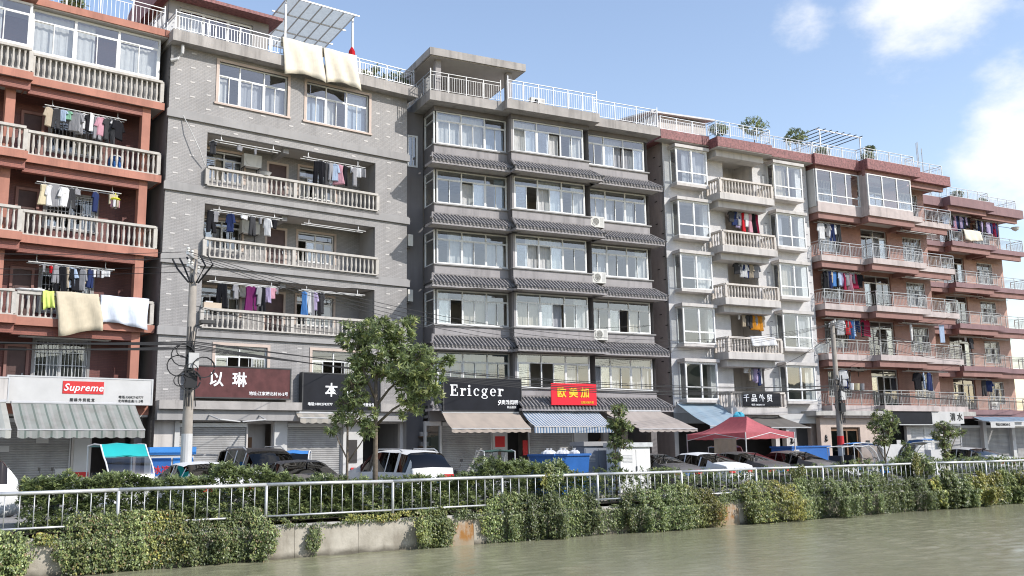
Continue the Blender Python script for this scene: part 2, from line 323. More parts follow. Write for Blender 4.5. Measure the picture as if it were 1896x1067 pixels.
def window(par, x0, x1, z0, z1, y, cuts, zt, fm='white', fw=.055, gl='glass', opened=(), cur=None, p_cur=.6, p_open=.12, low=False, name='window', single=False):
    """sliding window: frame, upper lights above zt, two sashes in each column below; cur = curtain kinds"""
    WN[0] += 1; rr = random.Random(WN[0] * 17 + 3); F = m[fm]; G = m[gl]; cx = (x0 + x1) / 2
    mb = MB(); d = .07
    mb.box(x0, x0 + fw, y, y + d, z0, z1).box(x1 - fw, x1, y, y + d, z0, z1).box(x0 + fw, x1 - fw, y + .002, y + d, z0, z0 + fw).box(x0 + fw, x1 - fw, y + .002, y + d, z1 - fw, z1)
    xs = [x0 + fw / 2] + list(cuts) + [x1 - fw / 2]
    for c in cuts: mb.box(c - fw / 2, c + fw / 2, y + .004, y + d, z0 + fw, z1 - fw)
    for a, b in zip(xs, xs[1:]):
        if zt: mb.box(a + fw / 2, b - fw / 2, y + .006, y + d - .01, zt - .025, zt + .025)
    w = mb.build(name, F, par, (0, 0, 0))
    ABS[w.name] = Vector((0, 0, 0))
    for ci, (a, b) in enumerate(zip(xs, xs[1:])):
        a += fw / 2; b -= fw / 2; ww = b - a
        zt_ = zt or z1 - fw
        if low:                                            # fixed low lights, tall sashes above
            lo, hi = (zt + .025, z1 - fw), (z0 + fw, zt - .025)
        else: lo, hi = (z0 + fw, zt_ - (.025 if zt else 0)), (zt_ + .025, z1 - fw)
        if zt: link('pane', pane_me(ww, hi[1] - hi[0], G), w, ((a + b) / 2, y + .035, hi[0]))
        h = lo[1] - lo[0]; sw = ww if single else ww / 2 + .02
        for s in ((0,) if single else (0, 1)):
            op = (ci, s) in opened or (not opened and rr.random() < p_open)
            sx = (a + sw / 2) if s == 0 else (b - sw / 2)
            if op: sx = (b - sw / 2 - .01) if s == 0 else (a + sw / 2 + .01)
            link('sash', sash_me(sw, h, F), w, (sx, y + (.022 if s else .047), lo[0]))
            link('pane', pane_me(sw - .06, h - .06, G), w, (sx, y + (.022 if s else .047), lo[0] + .03))
        if cur and rr.random() < p_cur:
            cm = m[rr.choice(cur)]; full = rr.random()
            top = z1 - .06 if rr.random() < .75 else lo[1]
            parts = [(a, b)] if full < .6 else ([(a, a + ww * .48)] if full < .8 else [(b - ww * .5, b)])
            for p, q in parts: link('curtain', curtain_me(q - p, top - z0 - .05, cm, rr.randrange(4)), w, ((p + q) / 2, y + .2 + .06 * rr.random(), z0 + .03))
    return w
def baluster_me(h, mat, k=6, fat=1.0):
    def f():
        r = .052 * fat; return MB().lathe([(r * 1.05, 0), (r * .62, h * .14), (r * 1.12, h * .42), (r * .62, h * .82), (r * 1.05, h)], k).mesh(mat, False)
    return cached(('bal', mat.name, round(h, 2), k, fat), f)
def balustrade(par, pts, z0, z1, sp, mat, bmat=None, posts=True, rw=.2, fat=1.0):
    bm = bmat or mat; mb = MB(); top = .1
    for A, B in zip(pts, pts[1:]):
        seg(mb, A, B, rw, z1 - top, z1); seg(mb, A, B, rw * .8, z0, z0 + .05)
    if posts:
        for P in pts: mb.box(P[0] - .075, P[0] + .075, P[1] - .075, P[1] + .075, z0 + .05, z1 - top)
    b = mb.build('balustrade', mat, par)
    h = z1 - top - z0 - .05
    for A, B in zip(pts, pts[1:]):
        A = Vector(A); B = Vector(B); L = (B - A).length; nn = max(2, round(L / sp))
        for i in range(1, nn):
            p = A + (B - A) * i / nn; link('baluster', baluster_me(h, bm, 6, fat), b, (p.x, p.y, z0 + .05), rz=random.random())
    return b
def railing(par, pts, z0, z1, mat, post=1.1, bar=.13, rr=.025, mid=True, ends=0., low=.1, br=.0075):
    mb = MB(); bars = MB()
    for si, (A, B) in enumerate(zip(pts, pts[1:])):
        A = Vector(A); B = Vector(B); L = (B - A).length; nn = max(1, round(L / post)); d = (B - A) / L
        mb.tube([(A.x, A.y, z1), (B.x, B.y, z1)], rr, 6)
        mb.tube([(A.x, A.y, z0 + low), (B.x, B.y, z0 + low)], rr * .6, 4)
        if mid: mb.tube([(A.x, A.y, z1 - .16), (B.x, B.y, z1 - .16)], rr * .6, 4)
        for i in range(0 if si == 0 else 1, nn + 1):
            p = A + (B - A) * i / nn; mb.box(p.x - rr * .8, p.x + rr * .8, p.y - rr * .8, p.y + rr * .8, z0 - .02, z1 + (ends if i in (0, nn) else 0))
        k = int(L / bar); zt = z1 - .16 if mid else z1
        for i in range(1, k):
            p = A + d * (L * i / k); bars.box(p.x - br, p.x + br, p.y - br, p.y + br, z0 + low, zt)
    o = mb.build('railing', mat, par)
    if bars.v: bars.build('railing_bars', mat, o, kind='stuff')
    return o
def shutter(par, x0, x1, z0, z1, y, mat='shutter', pitch=.085):
    nn = int((z1 - z0) / pitch); pr = []
    for i in range(nn):
        z = z0 + (z1 - z0) * i / nn; p = (z1 - z0) / nn
        pr += [(y, z), (y - .018, z + p * .25), (y - .018, z + p * .72), (y, z + p * .93)]
    pr.append((y, z1)); w = x1 - x0
    mb = MB().grid([[(x0, a, b) for a, b in pr], [(x1, a, b) for a, b in pr]])
    s = mb.build('roller_shutter', m[mat], par)
    MB().box(x0 - .05, x0, y - .05, y + .03, z0, z1).box(x1, x1 + .05, y - .05, y + .03, z0, z1).box(x0, x1, y - .12, y + .05, z1, z1 + .16).build('guide_frame', m['alu'], s)
    MB().box(x0, x1, y - .03, y + .02, z0 - .02, z0 + .05).build('bottom_bar', m['iron'], s)
    return s
def door(par, x0, x1, z0, z1, y, mat='wood', frame_m='pinkstone', leaf=True):
    o = MB().box(x0 - .1, x0, y - .03, y + .08, z0, z1).box(x1, x1 + .1, y - .03, y + .08, z0, z1).box(x0 - .1, x1 + .1, y - .03, y + .08, z1, z1 + .1).build('door', m[frame_m], par)
    if leaf: MB().box(x0, x1, y + .03, y + .07, z0, z1).box(x0 + .1, x1 - .1, y + .022, y + .03, z0 + .15, (z0 + z1) / 2 - .08).box(x0 + .1, x1 - .1, y + .022, y + .03, (z0 + z1) / 2 + .08, z1 - .15).build('leaf', m[mat], o); 
    boxc('handle', m['steel'], o, (x1 - .1, y + .0, (z0 + z1) / 2 - .05), (.03, .05, .14))
    return o
def grille(par, x0, x1, z0, z1, y, mat='galv', sp=.13):
    mb = MB(); k = int((x1 - x0) / sp)
    for i in range(k + 1): x = x0 + (x1 - x0) * i / k; mb.box(x - .009, x + .009, y - .009, y + .009, z0, z1)
    nz = max(2, int((z1 - z0) / .45))
    for i in range(nz + 1): z = z0 + (z1 - z0) * i / nz; mb.box(x0, x1, y - .02, y - .009, z - .012, z + .012)
    return mb.build('window_grille', m[mat], par)
# ---------------------------------------------------------------- hung and mounted things
def outline(kind, w, h, rr):
    j = lambda s=.04: 1 + rr.uniform(-s, s)
    if kind in ('shirt', 'top'):
        sl = .5 if kind == 'shirt' else .3
        return [(-.1 * w, 0), (-.4 * w, -.07 * h), (-.56 * w * j(), -sl * h), (-.42 * w, -(sl + .04) * h), (-.34 * w, -.28 * h), (-.36 * w * j(), -h * j()), (.36 * w * j(), -h * j()), (.34 * w, -.28 * h), (.42 * w, -(sl + .04) * h), (.56 * w * j(), -sl * h), (.4 * w, -.07 * h), (.1 * w, 0)]
    if kind == 'trousers':
        return [(-.34 * w, 0), (-.38 * w, -.3 * h), (-.44 * w * j(), -h * j()), (-.1 * w, -h * j()), (0, -.35 * h), (.1 * w, -h * j()), (.44 * w * j(), -h * j()), (.38 * w, -.3 * h), (.34 * w, 0)]
    if kind == 'dress': return [(-.1 * w, 0), (-.36 * w, -.06 * h), (-.3 * w, -.35 * h), (-.5 * w * j(), -h * j()), (.5 * w * j(), -h * j()), (.3 * w, -.35 * h), (.36 * w, -.06 * h), (.1 * w, 0)]
    return [(-.5 * w, 0), (-.48 * w, -.5 * h), (-.5 * w * j(), -h * j()), (0, -h * j()), (.5 * w * j(), -h * j()), (.5 * w, 0)]
def garment_me(kind, c, var, w, h):
    def f():
        rr = random.Random(var * 31 + len(kind)); P = outline(kind, w, h, rr); t = .05 if kind != 'towel' else .02; k = len(P); v = []
        cz = -h * .5
        for sc, y in ((.86, t), (1, t * .3), (1, -t * .3), (.84, -t)):
            for i, (x, z) in enumerate(P): v.append((x * sc, y + .018 * math.sin(i * 2.1 + var), cz + (z - cz) * (sc * .5 + .5)))
        f_ = [(a * k + i, a * k + (i + 1) % k, (a + 1) * k + (i + 1) % k, (a + 1) * k + i) for a in range(3) for i in range(k)] + [tuple(range(k - 1, -1, -1)), tuple(range(3 * k, 4 * k))]
        return mk(v, f_, fab(c))
    return cached(('garm', kind, c, var, round(w, 2), round(h, 2)), f)
def hanger_me(): return cached('hanger', lambda: MB().tube([(0, 0, .0), (0, .0, -.07), (-.17, 0, -.13)], .008, 4).tube([(0, 0, -.07), (.17, 0, -.13)], .008, 4).mesh(m['galv']))
KSZ = {'shirt': (.55, .68), 'top': (.45, .55), 'trousers': (.42, .95), 'dress': (.5, .95), 'towel': (.4, .7), 'sock': (.09, .25), 'underwear': (.24, .2)}
GCOUNT = {}
def laundry(k, where, rod, items, poles=True, short='drying rod', lift=.35):
    """rod=(x0,x1,y,z): rod thing hung from the ceiling with garments. items: (x, kind, colour[, width, height, turn])"""
    x0, x1, y, z = rod
    if poles:
        t = on(k, 'drying_rack', 'white drying rack under the ceiling of ' + where, 'drying rack', (x0 + x1) / 2, y, z, 'balcony drying racks'); L = (x1 - x0) / 2
        for dy in (0, .28): MB().tube([(-L, dy, 0), (L, dy, -.0)], .022, 6).build('rod', m['whitepaint'], t)
        for s in (-.8, .8): MB().box(s * L - .012, s * L + .012, -.02, .3, .022, .045).box(s * L - .012, s * L + .012, .13, .155, .045, lift).build('bracket', m['galv'], t)
    items = sorted(items); rr = random.Random(int(x0 * 100 + z * 37))
    if len(items) >= 4:                                    # crowded rods: further garments in the gaps
        for a, b in zip(items[:], items[1:]):
            if b[0] - a[0] > .27: items.append(((a[0] + b[0]) / 2 + .01, rr.choice(['shirt', 'top', 'trousers']), rr.choice(['charcoal', 'grey', 'navy', 'black', 'white', 'beige', 'lilac']), .34, rr.uniform(.5, .85)))
    for i, it in enumerate(sorted(items)):
        x, kind, c = it[:3]; w, h = KSZ[kind]
        if len(it) > 3 and it[3]: w = it[3]
        if len(it) > 4 and it[4]: h = it[4]
        w *= 1.12; h *= 1.15; turn = it[5] if len(it) > 5 else random.uniform(-.7, .7)
        wd = kind
        lab = f'{c} {wd}, {ORD[min(i, 14)]} from left on {short} of {where}'
        o = on(k, {'trousers': 'trousers', 'top': 'top'}.get(kind, kind), lab, 'clothes', x, y, z + .02, 'laundry on the balconies', turn)
        hook = kind not in ('towel',)
        if hook: link('hanger', hanger_me(), o)
        link('cloth', garment_me(kind, c, (i * 7 + int(x * 3)) % 5, w, h), o, (0, 0, -.1 if hook else 0))
def ac_parts():
    b = MB(); b.box(-.4, .4, -.14, .14, 0, .56); b.m = 1
    casing = MB().box(-.4, .4, -.13, .14, 0, .56).mesh(m['ac'])
    ring = MB(); ring.v = []
    g = MB(); g.lathe([(.2, 0), (.23, .0), (.23, .02), (.2, .02)], 20)
    for r in (.06, .1, .14, .18): g.lathe([(r, .012), (r + .008, .012), (r + .008, .02), (r, .02)], 16)
    for a in range(4): q = a * math.pi / 4; g.tube([(-.21 * math.cos(q), -.21 * math.sin(q), .016), (.21 * math.cos(q), .21 * math.sin(q), .016)], .005, 4)
    g.v = [(x - .1, -.13 - z, y + .29) for x, y, z in g.v]
    dk = MB().lathe([(.2, 0), (.2, .004)], 20); dk.v = [(x - .1, -.13 - z, y + .29) for x, y, z in dk.v]  # flat black disc stands in for the shade of the fan opening
    bl = MB()
    for a in range(3): q = a * 2.094; c, s = math.cos(q), math.sin(q); bl.quad((-.1, -.139, .29), (-.1 + .17 * c - .05 * s, -.137, .29 + .17 * s + .05 * c), (-.1 + .18 * c + .05 * s, -.139, .29 + .18 * s - .05 * c))
    lv = MB()
    for i in range(9): lv.box(.17, .37, -.14, -.131, .08 + i * .05, .1 + i * .05)
    br = MB().box(-.36, -.33, -.14, .3, -.03, 0).box(.33, .36, -.14, .3, -.03, 0).box(-.36, -.33, .27, .3, -.3, -.03).box(.33, .36, .27, .3, -.3, -.03)
    return casing, g.mesh(m['ac']), dk.mesh(m['black']), bl.mesh(m['iron']), lv.mesh(m['shutterw']), br.mesh(m['iron'])
def ac_unit(k, label, x, y, z, rz=0):
    c = cached('acp', ac_parts); t = on(k, 'air_conditioner', label, 'air conditioner', x, y, z, 'outdoor air conditioner units', rz)
    for nm, me in zip(('casing', 'fan_grille', 'fan_shade_disc', 'fan_blades', 'louvres', 'bracket'), c): link(nm, me, t)
    return t
def text_me(s, size, mat, bold=0., ext=.01, sh=0, sx=1.0, space=1.0):
    cu = bpy.data.curves.new('t', 'FONT'); cu.body = s; cu.size = size; cu.align_x = 'CENTER'; cu.align_y = 'CENTER'; cu.offset = bold; cu.extrude = ext; cu.shear = sh; cu.space_character = space; cu.resolution_u = 3
    o = bpy.data.objects.new('t', cu); COL.objects.link(o)
    me = bpy.data.meshes.new_from_object(o.evaluated_get(bpy.context.evaluated_depsgraph_get())); bpy.data.objects.remove(o)
    k = len(me.vertices); a = np.empty(k * 3, 'f'); me.vertices.foreach_get('co', a); a = a.reshape(-1, 3); b = np.stack([a[:, 0] * sx, -a[:, 2], a[:, 1]], 1); me.vertices.foreach_set('co', b.ravel()); me.update()
    me.materials.clear(); me.materials.append(mat); return me
def letters(me, size, par, at):                            # one object per character of a big word
    k = len(me.vertices); co = np.empty(k * 3, 'f'); me.vertices.foreach_get('co', co); co = co.reshape(-1, 3); lab = list(range(k))
    def find(a):
        while lab[a] != a: lab[a] = lab[lab[a]]; a = lab[a]
        return a
    polys = [tuple(p.vertices) for p in me.polygons]
    for p in polys:
        for q in p[1:]: lab[find(q)] = find(p[0])
    isl = {}
    for i in range(k): isl.setdefault(find(i), []).append(i)
    items = sorted((co[v, 0].min(), co[v, 0].max(), r) for r, v in isl.items()); groups = []
    for a, b, r in items:
        if groups and a < groups[-1][1] + .035 * size: groups[-1][1] = max(groups[-1][1], b); groups[-1][2].add(r)
        else: groups.append([a, b, {r}])
    for a, b, rs in groups:
        vs = [i for i in range(k) if find(i) in rs]; mp_ = {v: i for i, v in enumerate(vs)}; c = Vector(((a + b) / 2, 0, 0))
        link('character', mk([Vector(co[v]) - c for v in vs], [tuple(mp_[q] for q in p) for p in polys if p[0] in mp_], me.materials[0]), par, Vector(at) + c)
def serif_word(word, h, mat, ext=.012):
    G = {}
    def disc(c, r): return ('arc', c[0], c[1], r, r, r * .98, r * .98, 0, 360)
    stem = lambda x, z1: [('b', x, x + .18, 0, z1), ('b', x - .1, x + .3, 0, .07), ('b', x - .1, x, z1 - .07, z1)]
    G['E'] = (.88, [('b', .1, .31, 0, 1), ('b', 0, .72, .91, 1), ('b', 0, .76, 0, .09), ('b', .31, .52, .46, .55), ('b', .64, .72, .7, .91), ('b', .68, .76, .09, .32), ('b', .5, .57, .36, .65)])
    G['r'] = (.62, stem(.1, .68) + [('arc', .42, .42, .2, .25, .1, .09, 60, 170), disc((.5, .57), .1)])
    G['i'] = (.5, stem(.1, .68) + [disc((.19, .88), .11)])
    G['c'] = (.7, [('arc', .32, .34, .31, .35, .16, .06, 45, 318), disc((.5, .52), .09)])
    G['e'] = (.7, [('arc', .32, .34, .31, .35, .15, .06, 0, 318), ('b', .15, .62, .33, .39)])
    G['g'] = (.76, [('arc', .29, .45, .26, .24, .13, .06, 0, 360), ('b', .48, .66, .6, .68), ('arc', .32, -.08, .32, .17, .1, .06, 0, 360), ('b', .1, .45, .11, .2)])
    mb = MB(); x = 0; q = 0
    for ch in word:
        wd, st = G[ch]
        for p in st:
            q += 1; y = -ext - .0004 * (q % 9)
            if p[0] == 'b': mb.box((x + p[1]) * h, (x + p[2]) * h, y, 0, p[3] * h, p[4] * h)
            else:
                _, cx, cz, rx, rz, tx, tz, a0, a1 = p; k = max(8, int((a1 - a0) / 20))
                for i in range(k):
                    A = [R(a0 + (a1 - a0) * j / k) for j in (i, i + 1)]; P = []
                    for a in A: P.append(((x + cx + rx * math.cos(a)) * h, (cz + rz * math.sin(a)) * h))
                    for a in A[::-1]: P.append(((x + cx + (rx - tx) * math.cos(a)) * h, (cz + (rz - tz) * math.sin(a)) * h))
                    mb.prism(P, y, 0)
        x += wd + .1
    L = (x - .1) * h; mb.v = [(a - L / 2, b, c - h / 2) for a, b, c in mb.v]; return mb.mesh(mat)
def sign(k, name, label, x0, x1, z0, z1, y, mat, texts=(), depth=.15, border=None, cat='sign', tilt=0):
    w, h = x1 - x0, z1 - z0
    t = on(k, name, label, cat, (x0 + x1) / 2, y, z0, None)
    MB().box(-w / 2, w / 2, 0, depth, 0, h).build('panel', mat, t)
    if border:
        fw = .05
        MB().box(-w / 2 - fw, -w / 2, -.02, depth, -fw, h + fw).box(w / 2, w / 2 + fw, -.02, depth, -fw, h + fw).box(-w / 2, w / 2, -.018, depth, h, h + fw).box(-w / 2, w / 2, -.018, depth, -fw, 0).build('frame', m[border], t)
    for s, tx, tz, size, tm, bold, *ex in texts:
        kw = ex[0] if ex else {}
        if size > .3: letters(text_me(s, size, m[tm], bold, .008, **kw), size, t, (tx, -.01, tz))
        else: link('lettering', text_me(s, size, m[tm], bold, .008, **kw), t, (tx, -.01, tz), kind='stuff')
    return t
def awning(k, label, x0, x1, v0, v1, z1, z0, mat, val=.25, name='awning', scallop=True, closed=False, arm=True, group=None, skew=0):
    """sloping cloth from wall offset v0 at height z1 out to v1 at z0, valance below, folding arms"""
    w = x1 - x0; t = on(k, name, label, 'awning', (x0 + x1) / 2, -v0, z1); d = v1 - v0; hh = z1 - z0; n1 = max(8, int(w / .2))
    P = []
    for i in range(9):
        f = i / 8; P.append([(-w / 2 + w * j / n1 + skew * f, -d * f, -hh * f - .06 * math.sin(f * math.pi) * (.6 + .4 * math.cos(j * .9)) + .012 * math.sin(j * 1.7 + i)) for j in range(n1 + 1)])
    c = MB().grid(P).build('canopy', mat, t, smooth=True)
    if val:
        n2 = max(10, int(w / .06)); ev = lambda j: -val - (.05 * abs(math.sin(j * .52)) if scallop else 0)
        MB().grid([[(-w / 2 + w * j / n2 + skew, -d - .012 * math.sin(j * .7), -hh + 0) for j in range(n2 + 1)], [(-w / 2 + w * j / n2 + skew, -d - .02 - .015 * math.sin(j * .7), -hh + ev(j)) for j in range(n2 + 1)]]).build('valance', mat, t, smooth=True)
    MB().tube([(-w / 2 + skew, -d, -hh - .02), (w / 2 + skew, -d, -hh - .02)], .03, 6).build('front_bar', m['alu'], t)
    MB().tube([(-w / 2, 0, .02), (w / 2, 0, .02)], .06, 8).build('roller', m['alu'], t)
    if arm:
        for s in (-.42, .42): MB().tube([(s * w, 0, -.25), (s * w * .7 + skew * .5, -d * .5, -hh * .5 - .2), (s * w * .95 + skew, -d + .03, -hh - .03)], .025, 5).build('arm', m['alu'], t)
    return t
def drape(k, name, label, x0, x1, y, zt, zf, zb, mat, thick=.03, wav=.05, cat='quilt', var=1, skew=0, yr=.07):
    """cloth hung over a rail: front flap down to zf, back flap to zb"""
    w = x1 - x0; t = on(k, name, label, cat, (x0 + x1) / 2, y, zt); nx = 18; rr = random.Random(var); P = []
    path = [(yr, zb - zt), (yr, (zb - zt) * .5), (yr, 0), (yr * .7, .04), (0, .055), (-yr * .7, .04), (-yr, 0)] + [(-yr - .02 * f, (zf - zt) * f) for f in (.12, .25, .4, .55, .7, .85, 1)]
    ph = rr.random() * 6
    for i, (yy, zz) in enumerate(path):
        row = []
        for j in range(nx + 1):
            u = j / nx; dep = max(0, -zz) if yy < 0 else 0
            row.append((-w / 2 + w * u + skew * dep - .03 * math.sin(zz * 3 + ph) * (.3 + u), yy - min(dep, .6) * (wav + .03) * (1 + math.sin(u * 15 + ph + zz * 1.5)) - .05 * dep * (1 + math.sin(u * 5.5 + ph)), zz - dep * .1 * math.sin(u * 4 + ph) - .012 * math.sin(u * 9 + ph)))
        P.append(row)
    o = MB().grid(P).build('cloth', mat, t, smooth=True); md = o.modifiers.new('s', 'SOLIDIFY'); md.thickness = thick; md.offset = 0
    return t
def interior(par, x0, x1, z0, z1, y0, y1, levels, mat='room'):
    mb = MB(); mb.quad((x0, y1, z0), (x1, y1, z0), (x1, y1, z1), (x0, y1, z1))
    mb.build('interior_wall', m[mat], par)
    for z in levels: box('floor_slab', m['concrete'], par, x0 + .02, x1 - .02, y0, y1, z - .12, z)
def accents(par, x0, x1, z0, z1, y, holes, mat, dx, dz, sz, ph=3):
    c = 0; x = x0 + .35
    while x < x1 - .2:
        z = z0 + .3 + (c % ph) * dz / ph
        while z < z1 - .1:
            if not any(h[0] - .2 < x < h[1] + .2 and h[2] - .12 < z < h[3] + .12 for h in holes): boxc('accent_tile', m[mat], par, (x + .04 * math.sin(z * 9), y - .004, z), (sz[0], .012, sz[1]))
            z += dz
        x += dx; c += 1
# ---------------------------------------------------------------- setting
def flat(name, mat, pts, z, **k): return MB().quad(*[(x, y, z) for x, y in pts]).build(name, mat, None, kind='structure', **k)
def fxy(s, d): p = wp('fence', s, d, 0); return (p.x, p.y)
flat('ground', m['asphalt'], [(-400, 10), (-400, 900), (500, 900), (500, 10)], -3.0)
MB().quad(*[wp('fence', s, d, GZ - .008) for s, d in ((-60, 1.45), (140, 1.45), (140, 120), (-60, 120))]).build('street', m['asphalt'], None, kind='structure')
MB().quad(*[wp('fence', s, d, GZ - .10) for s, d in ((-60, .12), (140, .12), (140, 1.45), (-60, 1.45))]).build('planting_bed', m['soil'], None, kind='structure')
kb = MB().box(-60, 140, 1.4, 1.58, -.2, GZ + .1); kb.v = [tuple(wp('fence', x, y, z)) for x, y, z in kb.v]; kb.build('kerb', m['concrete'], None, kind='structure')
t = NT('river_water'); gp = t.n('ShaderNodeNewGeometry').outputs['Position']
mpp = t.n('ShaderNodeMapping'); mpp.inputs['Rotation'].default_value = (0, 0, R(-35)); mpp.inputs['Scale'].default_value = (1, 2.4, 1); t.l(gp, mpp.inputs[0])
h1 = t.noise(3.4, mpp.outputs[0], 5, .65); h2 = t.noise(.9, mpp.outputs[0], 3); hh = t.math('ADD', h1, t.math('MULTIPLY', h2, .8))
wc = t.mix(t.rng(t.noise(.25, gp, 3), .3, .7, 0, 1), (.245, .24, .15), (.30, .29, .19))
pw = t.bsdf(wc, .1, 0, .5, h1, .35, .05); pw.inputs['IOR'].default_value = 1.33; t.done(pw.outputs[0])
m['water'] = t.mat
def water_grid():
    sx = np.concatenate([[-300, -120, -60, -30], np.arange(-13, 62, .16), [80, 130, 300]]); dy = np.concatenate([[-300, -120, -60, -35], np.arange(-24, 0.001, .1), [.12]])
    S, Dd = np.meshgrid(sx, dy); r_ = np.random.default_rng(5); Z = np.zeros_like(S)
    for i_ in range(46):
        lam = r_.uniform(.28, .75) * (1 if i_ < 38 else 2.4); a = R(90) + r_.normal(0, .55); k = 2 * math.pi / lam; Z += .0024 * lam ** .8 * np.sin(k * (S * math.cos(a) + Dd * math.sin(a)) + r_.uniform(0, 6.28) + .8 * np.sin(S * r_.uniform(.2, .9) + Dd * r_.uniform(.2, .9)))
    Z *= .75 + .35 * np.sin(S * .35 + .6 * np.sin(Dd * .5)) ; edge = np.clip((24.5 + Dd) / 2, 0, 1); Z *= edge * ((S > -14) & (S < 63))
    b = np.stack([S.ravel(), Dd.ravel()], 1); c_, s_ = math.cos(FR['fence'][1]), math.sin(FR['fence'][1]); O = FR['fence'][0]
    V = np.stack([O.x + b[:, 0] * c_ - b[:, 1] * s_, O.y + b[:, 0] * s_ + b[:, 1] * c_, -.82 + Z.ravel()], 1); nx, ny = len(sx), len(dy)
    I = (np.arange(ny - 1)[:, None] * nx + np.arange(nx - 1)[None]).ravel(); Fq = np.stack([I, I + 1, I + nx + 1, I + nx], 1)
    me = bpy.data.meshes.new('river_water'); me.vertices.add(len(V)); me.vertices.foreach_set('co', V.astype('f').ravel()); me.loops.add(len(Fq) * 4); me.loops.foreach_set('vertex_index', Fq.astype('i').ravel()); me.polygons.add(len(Fq)); me.polygons.foreach_set('loop_start', np.arange(len(Fq), dtype='i') * 4); me.polygons.foreach_set('use_smooth', np.ones(len(Fq), bool)); me.materials.append(m['water']); me.update(); me.validate(); return me
link('river_water', water_grid(), kind='structure')
# the wooded bank on the photographer's side of the river, seen only in reflections
r_ = np.random.default_rng(3); P = []
for s in np.arange(-150, 190, 4.0):
    hh = 12 + 4 * math.sin(s * .07) + 3 * math.sin(s * .19 + 1) + r_.uniform(-1.2, 1.2); P.append([(wp('fence', s, -62, -.9)), (wp('fence', s + r_.uniform(-1, 1), -64, .6)), (wp('fence', s, -78 + r_.uniform(-1, 1), hh * .7)), (wp('fence', s, -92, hh)), (wp('fence', s, -140, hh * .6))])
MB().grid([[tuple(q) for q in row] for row in P]).build('far_bank', plain('wooded_bank', (.11, .135, .085), .9, .5, .25, bump=.6, bscale=1.2), None, kind='structure')
